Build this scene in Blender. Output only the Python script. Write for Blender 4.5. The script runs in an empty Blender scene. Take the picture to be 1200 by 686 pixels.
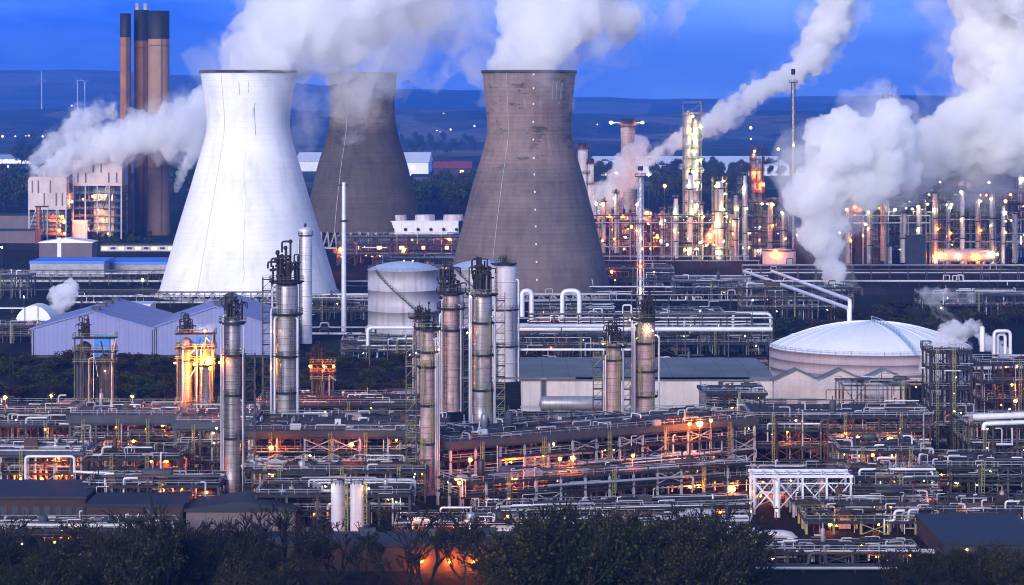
import bpy, math, random
from mathutils import Vector, Matrix, noise
R = math.radians
PI = math.pi
rnd = random.Random(11)
C = bpy.context.scene.collection
SC = bpy.context.scene
# ---------------------------------------------------------------- camera numbers (1200 px wide frame)
F, YH, H = 3132.0, 122.0, 86.0
def gy(py):                     # distance of the ground seen at image row py
    return F * H / (py - YH)
def X(px, Y): return (px - 600.0) * Y / F
def Z(py, Y): return H - (py - YH) * Y / F
def P(px, py, Y): return Vector((X(px, Y), Y, Z(py, Y)))
def S(Y): return Y / F          # metres per pixel at distance Y

# ---------------------------------------------------------------- mesh builder
class MB:
    def __init__(s):
        s.v = []; s.f = []; s.m = []; s.sm = []
    def add(s, vs, fs, mi=0, smooth=False):
        o = len(s.v)
        s.v.extend([tuple(v) for v in vs])
        for f in fs:
            s.f.append(tuple(i + o for i in f)); s.m.append(mi); s.sm.append(smooth)
        return s
    def box(s, c, d, rz=0.0, mi=0):
        cx, cy, cz = c; hx, hy, hz = d[0]/2, d[1]/2, d[2]/2
        ca, sa = math.cos(rz), math.sin(rz); vs = []
        for z in (-hz, hz):
            for x, y in ((-hx, -hy), (hx, -hy), (hx, hy), (-hx, hy)):
                vs.append((cx + x*ca - y*sa, cy + x*sa + y*ca, cz + z))
        return s.add(vs, [(3,2,1,0),(4,5,6,7),(0,1,5,4),(1,2,6,5),(2,3,7,6),(3,0,4,7)], mi)
    def b2(s, x0, x1, y0, y1, z0, z1, mi=0):
        return s.box(((x0+x1)/2, (y0+y1)/2, (z0+z1)/2), (abs(x1-x0), abs(y1-y0), abs(z1-z0)), 0, mi)
    def bar(s, a, b, w, h=None, mi=0):          # square bar between two points
        h = h or w
        a = Vector(a); b = Vector(b); d = b - a
        if d.length < 1e-6: return s
        d.normalize()
        up = Vector((0, 0, 1)) if abs(d.z) < 0.95 else Vector((0, 1, 0))
        sx = d.cross(up).normalized(); sy = sx.cross(d).normalized()
        vs = []
        for q in (a, b):
            for i, j in ((-1, -1), (1, -1), (1, 1), (-1, 1)):
                vs.append(q + sx * (i*w/2) + sy * (j*h/2))
        return s.add(vs, [(3,2,1,0),(4,5,6,7),(0,1,5,4),(1,2,6,5),(2,3,7,6),(3,0,4,7)], mi)
    def cyl(s, a, b, r, n=10, r2=None, caps=True, mi=0):
        a = Vector(a); b = Vector(b); d = (b - a)
        if d.length < 1e-6: return s
        d.normalize(); r2 = r if r2 is None else r2
        up = Vector((0, 0, 1)) if abs(d.z) < 0.95 else Vector((0, 1, 0))
        sx = d.cross(up).normalized(); sy = sx.cross(d).normalized()
        vs = []
        for q, rr in ((a, r), (b, r2)):
            for i in range(n):
                t = 2*PI*i/n; vs.append(q + sx*(math.cos(t)*rr) + sy*(math.sin(t)*rr))
        s.add(vs, [(i, (i+1) % n, n+(i+1) % n, n+i)[::-1] for i in range(n)], mi, True)
        if caps:
            s.add(vs, [tuple(range(n)), tuple(range(2*n-1, n-1, -1))], mi)
        return s
    def tube(s, pts, r, n=8, mi=0, bend=True):  # pipe along a polyline, elbows rounded
        pts = [Vector(p) for p in pts]
        if bend and len(pts) > 2:
            out = [pts[0]]
            for i in range(1, len(pts)-1):
                p = pts[i]; u = pts[i-1]-p; w = pts[i+1]-p
                k = min(r*2.5, u.length*0.45, w.length*0.45)
                a = p + u.normalized()*k; b = p + w.normalized()*k
                for t in (0, .33, .67, 1):
                    out.append(a*(1-t)**2 + p*2*t*(1-t) + b*t*t)
            out.append(pts[-1]); pts = out
        rings = []; prev = None
        for i, p in enumerate(pts):
            if i == 0: d = pts[1]-p
            elif i == len(pts)-1: d = p-pts[i-1]
            else: d = (pts[i+1]-p).normalized() + (p-pts[i-1]).normalized()
            d.normalize()
            if prev is None:
                up = Vector((0, 0, 1)) if abs(d.z) < 0.9 else Vector((0, 1, 0))
                sx = d.cross(up).normalized()
            else:
                sx = (prev - d*prev.dot(d)).normalized()
            prev = sx; sy = d.cross(sx)
            rings.append([p + sx*(math.cos(2*PI*j/n)*r) + sy*(math.sin(2*PI*j/n)*r) for j in range(n)])
        vs = [v for rg in rings for v in rg]; fs = []
        for i in range(len(rings)-1):
            for j in range(n):
                fs.append((i*n+j, i*n+(j+1) % n, (i+1)*n+(j+1) % n, (i+1)*n+j))
        s.add(vs, fs, mi, True)
        L = (len(rings)-1)*n
        s.add(vs, [tuple(range(n))[::-1], tuple(range(L, L+n))], mi)
        return s
    def lathe(s, prof, c=(0, 0, 0), n=24, mi=0, smooth=True, a0=0.0, a1=2*PI):
        full = abs(a1-a0-2*PI) < 1e-6; m = n if full else n+1; vs = []
        for r, z in prof:
            for j in range(m):
                t = a0 + (a1-a0)*j/n
                vs.append((c[0]+math.cos(t)*r, c[1]+math.sin(t)*r, c[2]+z))
        fs = []
        for i in range(len(prof)-1):
            for j in range(n):
                k = (j+1) % m
                fs.append((i*m+j, i*m+k, (i+1)*m+k, (i+1)*m+j))
        return s.add(vs, fs, mi, smooth)
    def hdrum(s, a, b, r, n=14, mi=0):          # horizontal vessel with domed ends
        a = Vector(a); b = Vector(b); d = (b-a).normalized()
        up = Vector((0, 0, 1)); sx = d.cross(up).normalized(); sy = sx.cross(d)
        st = [(a - d*r*.5, .02), (a - d*r*.42, .5), (a - d*r*.22, .86), (a, 1), (b, 1), (b + d*r*.22, .86), (b + d*r*.42, .5), (b + d*r*.5, .02)]
        vs = []
        for p, k in st:
            for j in range(n):
                t = 2*PI*j/n; vs.append(p + sx*(math.cos(t)*r*k) + sy*(math.sin(t)*r*k))
        fs = [(i*n+j, i*n+(j+1) % n, (i+1)*n+(j+1) % n, (i+1)*n+j) for i in range(len(st)-1) for j in range(n)]
        return s.add(vs, [f[::-1] for f in fs], mi, True)
    def ball(s, c, r, mi=0, n=8):
        prof = [(max(.001, math.sin(t*PI/6)*r), -math.cos(t*PI/6)*r) for t in range(7)]
        return s.lathe(prof, c, n, mi)
    def prism(s, poly, z0, z1, mi=0):           # vertical extrusion of an xy polygon
        n = len(poly)
        vs = [(x, y, z0) for x, y in poly] + [(x, y, z1) for x, y in poly]
        return s.add(vs, [tuple(range(n))[::-1], tuple(range(n, 2*n))] + [(i, (i+1) % n, n+(i+1) % n, n+i) for i in range(n)], mi)
    def yprism(s, poly, y0, y1, mi=0):          # an xz outline given thickness in y
        n = len(poly)
        vs = [(x, y0, z) for x, z in poly] + [(x, y1, z) for x, z in poly]
        return s.add(vs, [tuple(range(n)), tuple(range(n, 2*n))[::-1]] + [(i, n+i, n+(i+1) % n, (i+1) % n) for i in range(n)], mi)
    def xprism(s, poly, x0, x1, mi=0):
        n = len(poly)
        vs = [(x0, y, z) for y, z in poly] + [(x1, y, z) for y, z in poly]
        return s.add(vs, [tuple(range(n))[::-1], tuple(range(n, 2*n))] + [(i, (i+1) % n, n+(i+1) % n, n+i) for i in range(n)], mi)
    def build(s, name, mats, parent=None, loc=None):
        me = bpy.data.meshes.new(name)
        me.from_pydata(s.v, [], s.f)
        if not isinstance(mats, (list, tuple)): mats = [mats]
        for m in mats: me.materials.append(M[m] if isinstance(m, str) else m)
        me.polygons.foreach_set('material_index', s.m)
        me.polygons.foreach_set('use_smooth', s.sm)
        me.update()
        o = bpy.data.objects.new(name, me); C.objects.link(o)
        if parent is not None: o.parent = parent
        if loc is not None: o.location = loc
        return o

def thing(name, label, cat, loc=(0, 0, 0), rz=0.0, group=None):
    o = bpy.data.objects.new(name, None); C.objects.link(o)
    o.location = loc; o.rotation_euler = (0, 0, rz); o.empty_display_size = 1
    o['label'] = label; o['category'] = cat; o['kind'] = 'thing'
    if group: o['group'] = group
    return o
def tag(o, label, cat, group=None):
    o['label'] = label; o['category'] = cat
    if group: o['group'] = group
    return o
def struct(o):
    o['kind'] = 'structure'; return o
def copy_thing(t, loc, rz=None, label=None, group=None, scale=None):
    def rec(o, par):
        c = o.copy(); C.objects.link(c)
        if par is not None: c.parent = par
        for ch in o.children: rec(ch, c)
        return c
    c = rec(t, None); c.location = loc
    if rz is not None: c.rotation_euler = (0, 0, rz)
    if scale is not None: c.scale = (scale,)*3 if not isinstance(scale, (tuple, list)) else scale
    if label: c['label'] = label
    if group: c['group'] = group
    return c

# ---------------------------------------------------------------- materials
M = {}
def nodes(name):
    m = bpy.data.materials.new(name); m.use_nodes = True; M[name] = m
    nt = m.node_tree; return m, nt, nt.nodes, nt.links
def mat(name, col, rough=.6, metal=0.0, var=.25, scale=.3, streak=0.0, dark=None, bump=0.0, bands=None, spec=.4):
    """paint / steel / concrete with blotches, fine grain, rain streaks and optional bands (sheets, courses)"""
    m, nt, N, L = nodes(name)
    b = N['Principled BSDF']; b.inputs['Roughness'].default_value = rough; b.inputs['Metallic'].default_value = metal
    b.inputs['Specular IOR Level'].default_value = spec
    tc = N.new('ShaderNodeTexCoord'); oi = N.new('ShaderNodeObjectInfo')
    add = N.new('ShaderNodeVectorMath'); add.operation = 'ADD'
    mul = N.new('ShaderNodeVectorMath'); mul.operation = 'SCALE'; mul.inputs[3].default_value = 37.0
    cmb = N.new('ShaderNodeCombineXYZ')
    for i in range(3): L.new(oi.outputs['Random'], cmb.inputs[i])
    L.new(cmb.outputs[0], mul.inputs[0]); L.new(tc.outputs['Object'], add.inputs[0]); L.new(mul.outputs[0], add.inputs[1])
    n1 = N.new('ShaderNodeTexNoise'); n1.inputs['Scale'].default_value = scale; n1.inputs['Detail'].default_value = 6; n1.inputs['Roughness'].default_value = .65
    L.new(add.outputs[0], n1.inputs['Vector'])
    mp = N.new('ShaderNodeMapping'); mp.inputs['Scale'].default_value = (1, 1, .06); L.new(add.outputs[0], mp.inputs['Vector'])
    n2 = N.new('ShaderNodeTexNoise'); n2.inputs['Scale'].default_value = scale*5; n2.inputs['Detail'].default_value = 5; L.new(mp.outputs[0], n2.inputs['Vector'])
    r1 = N.new('ShaderNodeMapRange'); r1.inputs[1].default_value = .32; r1.inputs[2].default_value = .68
    r1.inputs[3].default_value = 1-var; r1.inputs[4].default_value = 1+var*.6; L.new(n1.outputs[0], r1.inputs[0])
    r2 = N.new('ShaderNodeMapRange'); r2.inputs[1].default_value = .5; r2.inputs[2].default_value = .75
    r2.inputs[3].default_value = 0; r2.inputs[4].default_value = streak; L.new(n2.outputs[0], r2.inputs[0])
    dk = dark or tuple(c*.35 for c in col)
    mx = N.new('ShaderNodeMix'); mx.data_type = 'RGBA'; mx.inputs[6].default_value = (*col, 1); mx.inputs[7].default_value = (*dk, 1)
    L.new(r2.outputs[0], mx.inputs[0])
    vm = N.new('ShaderNodeVectorMath'); vm.operation = 'SCALE'; L.new(mx.outputs[2], vm.inputs[0]); L.new(r1.outputs[0], vm.inputs[3])
    out = vm.outputs[0]
    # each object its own slight tone
    r3 = N.new('ShaderNodeMapRange'); r3.inputs[3].default_value = 1-var*.5; r3.inputs[4].default_value = 1+var*.4; L.new(oi.outputs['Random'], r3.inputs[0])
    v3 = N.new('ShaderNodeVectorMath'); v3.operation = 'SCALE'; L.new(out, v3.inputs[0]); L.new(r3.outputs[0], v3.inputs[3]); out = v3.outputs[0]
    if bands:                    # (axis, spacing, width, darkness)
        ax, sp, wd, dn = bands
        sep = N.new('ShaderNodeSeparateXYZ'); L.new(tc.outputs['Object'], sep.inputs[0])
        dv = N.new('ShaderNodeMath'); dv.operation = 'DIVIDE'; dv.inputs[1].default_value = sp; L.new(sep.outputs['xyz'.index(ax)], dv.inputs[0])
        fr = N.new('ShaderNodeMath'); fr.operation = 'FRACT'; L.new(dv.outputs[0], fr.inputs[0])
        lt = N.new('ShaderNodeMath'); lt.operation = 'LESS_THAN'; lt.inputs[1].default_value = wd; L.new(fr.outputs[0], lt.inputs[0])
        r4 = N.new('ShaderNodeMapRange'); r4.inputs[3].default_value = 1; r4.inputs[4].default_value = 1-dn; L.new(lt.outputs[0], r4.inputs[0])
        v4 = N.new('ShaderNodeVectorMath'); v4.operation = 'SCALE'; L.new(out, v4.inputs[0]); L.new(r4.outputs[0], v4.inputs[3]); out = v4.outputs[0]
    L.new(out, b.inputs['Base Color'])
    if bump:
        bp = N.new('ShaderNodeBump'); bp.inputs['Strength'].default_value = bump; bp.inputs['Distance'].default_value = .3
        L.new(n1.outputs[0], bp.inputs['Height']); L.new(bp.outputs[0], b.inputs['Normal'])
    return m
def emit(name, col, st):
    m, nt, N, L = nodes(name)
    b = N['Principled BSDF']; b.inputs['Base Color'].default_value = (*col, 1)
    b.inputs['Emission Color'].default_value = (*col, 1); b.inputs['Emission Strength'].default_value = st
    return m
# ---------------------------------------------------------------- dusk settings
SKY_TINT = (.46, .90, 1.5); SKY_STR = .13; SKY_PALE = (1.7, 2.9, 5.6)
SUN_STR = 1.5; SUN_COL = (1.0, .94, .87)
HAZE = 1.0e-4; HAZE_COL = (.10, .34, 1.0)
STEAM = True
# ---------------------------------------------------------------- camera
cam = bpy.data.cameras.new('camera'); co = bpy.data.objects.new('camera', cam); C.objects.link(co)
co.location = (0, 0, H); co.rotation_euler = (R(90), 0, 0)
cam.sensor_width = 36; cam.lens = 36*F/1200.0; cam.shift_y = (YH-343)/1200.0
cam.clip_start = 1; cam.clip_end = 60000
SC.camera = co
SC.view_settings.view_transform = 'Standard'; SC.view_settings.look = 'None'
SC.view_settings.exposure = EXPO = 2.12; SC.view_settings.gamma = 1.0
SC.render.engine = 'CYCLES'
cy = SC.cycles
cy.use_denoising = True; cy.denoiser = 'OPENIMAGEDENOISE'
cy.max_bounces = 16; cy.diffuse_bounces = 2; cy.glossy_bounces = 2; cy.volume_bounces = 14; cy.transmission_bounces = 4; cy.transparent_max_bounces = 12
cy.sample_clamp_indirect = 6; cy.sample_clamp_direct = 0
cy.caustics_reflective = False; cy.caustics_refractive = False
cy.volume_max_steps = 256
cy.pixel_filter_type = 'BLACKMAN_HARRIS'; cy.filter_width = 1.05
cy.use_adaptive_sampling = True; cy.adaptive_threshold = .02

# ---------------------------------------------------------------- dusk sky + soft afterglow behind the camera
w = bpy.data.worlds.new('World'); SC.world = w; w.use_nodes = True
nt = w.node_tree; N = nt.nodes; L = nt.links
bg = N['Background']
sky = N.new('ShaderNodeTexSky'); sky.sky_type = 'NISHITA'; sky.sun_disc = False
SUN_EL, SUN_AZ = R(6), R(205)          # low in the west, behind and left of the camera
sky.sun_elevation = SUN_EL; sky.sun_rotation = SUN_AZ
sky.altitude = 100; sky.air_density = 1.0; sky.dust_density = .3; sky.ozone_density = 10
# the dusk sky is a deep even blue: look up the sky well above the horizon glow, and
# balance it for tungsten as the photographer did
tc = N.new('ShaderNodeTexCoord'); mp = N.new('ShaderNodeVectorMath'); mp.operation = 'ADD'; mp.inputs[1].default_value = (0, 0, .28)
L.new(tc.outputs['Generated'], mp.inputs[0]); L.new(mp.outputs[0], sky.inputs['Vector'])
nz = N.new('ShaderNodeTexNoise'); nz.inputs['Scale'].default_value = 11; nz.inputs['Detail'].default_value = 5; nz.inputs['Roughness'].default_value = .6
mpp = N.new('ShaderNodeMapping'); mpp.inputs['Scale'].default_value = (1, 1, 4); mpp.inputs['Location'].default_value = (.3, .1, 0); L.new(tc.outputs['Generated'], mpp.inputs[0]); L.new(mpp.outputs[0], nz.inputs['Vector'])
rg = N.new('ShaderNodeMapRange'); rg.inputs[1].default_value = .35; rg.inputs[2].default_value = .7; rg.inputs[3].default_value = .86; rg.inputs[4].default_value = 1.15; L.new(nz.outputs[0], rg.inputs[0])
wb = N.new('ShaderNodeMix'); wb.data_type = 'RGBA'; wb.blend_type = 'MULTIPLY'; wb.inputs[0].default_value = 1; wb.inputs[7].default_value = (*SKY_TINT, 1)
L.new(sky.outputs[0], wb.inputs[6])
sc_ = N.new('ShaderNodeVectorMath'); sc_.operation = 'SCALE'; L.new(wb.outputs[2], sc_.inputs[0]); L.new(rg.outputs[0], sc_.inputs[3])
sx = N.new('ShaderNodeSeparateXYZ'); L.new(tc.outputs['Generated'], sx.inputs[0])
gx = N.new('ShaderNodeMapRange'); gx.interpolation_type = 'SMOOTHSTEP'; gx.inputs[1].default_value = -.16; gx.inputs[2].default_value = .12; gx.inputs[3].default_value = 0; gx.inputs[4].default_value = .42; L.new(sx.outputs[0], gx.inputs[0])
pl = N.new('ShaderNodeMix'); pl.data_type = 'RGBA'; pl.inputs[7].default_value = (*SKY_PALE, 1)
cf = N.new('ShaderNodeMapRange'); cf.inputs[1].default_value = .42; cf.inputs[2].default_value = .72; cf.inputs[3].default_value = 0; cf.inputs[4].default_value = .45; L.new(nz.outputs[0], cf.inputs[0])
ca = N.new('ShaderNodeMath'); ca.operation = 'ADD'; ca.use_clamp = True; L.new(gx.outputs[0], ca.inputs[0]); L.new(cf.outputs[0], ca.inputs[1])
L.new(ca.outputs[0], pl.inputs[0]); L.new(sc_.outputs[0], pl.inputs[6])
# the low pale band of the horizon
hb = N.new('ShaderNodeMapRange'); hb.interpolation_type = 'SMOOTHSTEP'; hb.inputs[1].default_value = -.02; hb.inputs[2].default_value = .045; hb.inputs[3].default_value = .30; hb.inputs[4].default_value = 0; L.new(sx.outputs[2], hb.inputs[0])
p2 = N.new('ShaderNodeMix'); p2.data_type = 'RGBA'; p2.inputs[7].default_value = (*SKY_PALE, 1); L.new(hb.outputs[0], p2.inputs[0]); L.new(pl.outputs[2], p2.inputs[6]); pl = p2
ez = N.new('ShaderNodeMapRange'); ez.inputs[1].default_value = .08; ez.inputs[2].default_value = .5; ez.inputs[3].default_value = 1; ez.inputs[4].default_value = .28; L.new(sx.outputs[2], ez.inputs[0])
es = N.new('ShaderNodeVectorMath'); es.operation = 'SCALE'; L.new(pl.outputs[2], es.inputs[0]); L.new(ez.outputs[0], es.inputs[3])
L.new(es.outputs[0], bg.inputs[0]); bg.inputs[1].default_value = SKY_STR

def sun(name, el, az, st, ang, col):
    l = bpy.data.lights.new(name, 'SUN'); l.energy = st; l.angle = R(ang); l.color = col
    o = bpy.data.objects.new(name, l); C.objects.link(o)
    d = Vector((math.sin(az)*math.cos(el), math.cos(az)*math.cos(el), math.sin(el)))
    o.rotation_euler = (-d).to_track_quat('-Z', 'Y').to_euler(); o.location = (0, -50, 300)
    return o
sun('sun', R(16), SUN_AZ, SUN_STR, 40, SUN_COL)
# ---------------------------------------------------------------- ground, hills, haze
def land_mat(name, cols, sc, sc2, warp=0):
    m, nt, N, L = nodes(name); b = N['Principled BSDF']; b.inputs['Roughness'].default_value = .95; b.inputs['Specular IOR Level'].default_value = .03
    tc = N.new('ShaderNodeTexCoord')
    mp = N.new('ShaderNodeMapping'); L.new(tc.outputs['Object'], mp.inputs[0]); mp.inputs['Scale'].default_value = (1, .35, 1)
    v = N.new('ShaderNodeTexVoronoi'); v.inputs['Scale'].default_value = sc; L.new(mp.outputs[0], v.inputs['Vector'])
    n = N.new('ShaderNodeTexNoise'); n.inputs['Scale'].default_value = sc2; n.inputs['Detail'].default_value = 8; n.inputs['Roughness'].default_value = .7; L.new(tc.outputs['Object'], n.inputs['Vector'])
    mx = N.new('ShaderNodeMix'); mx.data_type = 'RGBA'; mx.inputs[0].default_value = .5
    L.new(v.outputs['Color'], mx.inputs[6]); L.new(n.outputs[0], mx.inputs[7])
    sp = N.new('ShaderNodeSeparateColor'); L.new(mx.outputs[2], sp.inputs[0])
    cr = N.new('ShaderNodeValToRGB'); L.new(sp.outputs[0], cr.inputs[0]); e = cr.color_ramp.elements
    e[0].position = .28; e[0].color = (*cols[0], 1); e[1].position = .75; e[1].color = (*cols[-1], 1)
    for i, c in enumerate(cols[1:-1]):
        q = e.new(.28 + .47*(i+1)/(len(cols)-1)); q.color = (*c, 1)
    L.new(cr.outputs[0], b.inputs['Base Color'])
    return m
land_mat('yard', [(.010,.010,.009),(.02,.018,.015),(.012,.014,.009),(.035,.032,.028)], .05, .2)
land_mat('fields', [(.010,.016,.010),(.05,.055,.03),(.015,.022,.014),(.17,.15,.11),(.02,.022,.016),(.09,.09,.05)], .006, .006)
land_mat('moor', [(.012,.02,.014),(.06,.065,.04),(.02,.03,.02),(.16,.15,.11),(.03,.035,.025)], .0016, .004)
mb = MB()
def sheet(x0, x1, y0, y1, nx, ny, fz):
    mb = MB(); vs = []; fs = []
    for j in range(ny+1):
        for i in range(nx+1):
            x = x0+(x1-x0)*i/nx; y = y0+(y1-y0)*j/ny; vs.append((x, y, fz(x, y)))
    for j in range(ny):
        for i in range(nx):
            a = j*(nx+1)+i; fs.append((a, a+1, a+nx+2, a+nx+1))
    mb.add(vs, fs, 0, True); return mb
def gz(x, y):                                   # the hillside the camera stands on, flat beyond
    t = min(1, max(0, (y+60)/480)); t = t*t*(3-2*t)
    side = noise.noise(Vector((x*.02, y*.02, 0)))*2.0
    return (H-3.5)*(1-t) + side*(1-t)
struct(sheet(-500, 500, -300, 420, 40, 40, gz).build('hillside', 'moor'))
struct(sheet(-500, 500, 420, 2600, 4, 4, lambda x, y: 0).build('ground', 'yard'))
gm = MB()
gm.add([(-30000,2600,-.5),(30000,2600,-.5),(30000,30000,-.5),(-30000,30000,-.5)], [(0,1,2,3)])
gm.add([(-30000,-3000,-.5),(-500,-3000,-.5),(-500,2600,-.5),(-30000,2600,-.5)], [(0,1,2,3)])
gm.add([(500,-3000,-.5),(30000,-3000,-.5),(30000,2600,-.5),(500,2600,-.5)], [(0,1,2,3)])
struct(gm.build('farmland', 'fields'))
def ridge(name, y0, y1, keys, nx, ny, m, rough, seed):
    def fz(x, y):
        yc = (y0+y1)/2; px = 600 + x*F/yc
        k = keys[0][1]
        for (a, b), (c, d) in zip(keys, keys[1:]):
            if a <= px <= c:
                t = (px-a)/(c-a); t = t*t*(3-2*t); k = b+(d-b)*t
        if px > keys[-1][0]: k = keys[-1][1]
        top = H-(k-YH)*yc/F
        u = (y-y0)/(y1-y0); s = math.sin(min(1, u*2)*PI/2)**1.3 if u < .5 else 1-.3*(u-.5)
        n = noise.fractal(Vector((x/900, y/2600, seed)), 1.0, 2.0, 6)
        return -6 + (top+6)*s + n*rough*s*min(1, u*3)
    return struct(sheet(-6500, 6500, y0, y1, nx, ny, fz).build(name, m))
ridge('far_hills', 11000, 21000, [(0,84),(120,84),(230,88),(330,96),(460,104),(560,107),(640,113),(800,117),(950,113),(1050,112),(1200,118)], 220, 60, 'moor', 22, 1.3)
ridge('near_hills', 6600, 9800, [(0,128),(90,126),(230,130),(440,127),(520,130),(620,134),(760,136),(900,130),(1100,138),(1200,134)], 200, 40, 'fields', 16, 7.7)
# ---- haze
hz = MB(); hz.b2(-9000, 9000, -4000, 23500, -8, 640)
ho = hz.build('haze', []); ho['kind'] = 'stuff'
hm = bpy.data.materials.new('haze_air'); hm.use_nodes = True; hn = hm.node_tree; hn.nodes.clear()
hv = hn.nodes.new('ShaderNodeVolumePrincipled'); hout = hn.nodes.new('ShaderNodeOutputMaterial')
hv.inputs['Color'].default_value = (*HAZE_COL, 1); hv.inputs['Density'].default_value = HAZE; hv.inputs['Anisotropy'].default_value = .2
hn.links.new(hv.outputs[0], hout.inputs['Volume']); ho.data.materials.append(hm)

# ---------------------------------------------------------------- cooling towers
mat('white_shell', (.82,.81,.83), .8, 0, .14, .05, streak=.42, dark=(.52,.50,.50), bands=('z', 2.6, .07, .10))
mat('dark_steel', (.055,.05,.05), .6, .3, .3, .4)
def brown_shell(name, base, seed, cap):
    m, nt, N, L = nodes(name); b = N['Principled BSDF']; b.inputs['Roughness'].default_value = .85; b.inputs['Specular IOR Level'].default_value = .2
    tc = N.new('ShaderNodeTexCoord')
    def nz(scl, det, loc=0, ro=.6):
        mp = N.new('ShaderNodeMapping'); mp.inputs['Scale'].default_value = scl; mp.inputs['Location'].default_value = (seed, loc, 0); L.new(tc.outputs['Object'], mp.inputs[0])
        n = N.new('ShaderNodeTexNoise'); n.inputs['Scale'].default_value = 1; n.inputs['Detail'].default_value = det; n.inputs['Roughness'].default_value = ro; L.new(mp.outputs[0], n.inputs['Vector']); return n.outputs[0]
    def rng(s, a, b_, c, d):
        r = N.new('ShaderNodeMapRange'); r.inputs[1].default_value = a; r.inputs[2].default_value = b_; r.inputs[3].default_value = c; r.inputs[4].default_value = d; L.new(s, r.inputs[0]); return r.outputs[0]
    def mathn(op, a, c):
        q = N.new('ShaderNodeMath'); q.operation = op
        for i, s in enumerate((a, c)):
            if isinstance(s, (int, float)): q.inputs[i].default_value = s
            else: L.new(s, q.inputs[i])
        return q.outputs[0]
    sep = N.new('ShaderNodeSeparateXYZ'); L.new(tc.outputs['Object'], sep.inputs[0])
    z = sep.outputs[2]
    course = rng(nz((.02, .02, .9), 3), .3, .7, .90, 1.08)            # casting lifts, ring by ring
    line = mathn('LESS_THAN', mathn('FRACT', mathn('DIVIDE', z, 1.9), 0), .2)
    drip = rng(nz((.35, .35, .03), 5, 21), .4, .7, 1.08, .78)
    blot = rng(nz((.05, .05, .09), 8, 5), .3, .7, .8, 1.15)
    k = mathn('MULTIPLY', mathn('MULTIPLY', mathn('MULTIPLY', course, drip), blot), rng(line, 0, 1, 1, .88))
    stain = rng(nz((.09, .09, .28), 7, 11, .75), .55, .62, 0, .75)
    stain = mathn('MULTIPLY', stain, rng(z, 40, 62, .12, 1.0))
    wet = mathn('LESS_THAN', mathn('ADD', z, mathn('MULTIPLY', nz((.06, .06, .05), 4, 3), 26)), cap)   # damp lower shell
    mx = N.new('ShaderNodeMix'); mx.data_type = 'RGBA'; mx.inputs[6].default_value = (*base[0], 1); mx.inputs[7].default_value = (*base[1], 1)
    L.new(rng(mathn('ADD', z, mathn('MULTIPLY', nz((.05, .05, .05), 6, 3), 26)), cap-5, cap+5, 1, 0), mx.inputs[0])
    mx2 = N.new('ShaderNodeMix'); mx2.data_type = 'RGBA'; L.new(mx.outputs[2], mx2.inputs[6]); mx2.inputs[7].default_value = (.03, .03, .025, 1); L.new(stain, mx2.inputs[0])
    v = N.new('ShaderNodeVectorMath'); v.operation = 'SCALE'; L.new(mx2.outputs[2], v.inputs[0]); L.new(k, v.inputs[3])
    L.new(v.outputs[0], b.inputs['Base Color'])
brown_shell('brown_shell', ((.215,.150,.135),(.150,.118,.112)), 3, 72)
brown_shell('mossy_shell', ((.19,.145,.12),(.085,.068,.058)), 17, 88)

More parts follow.
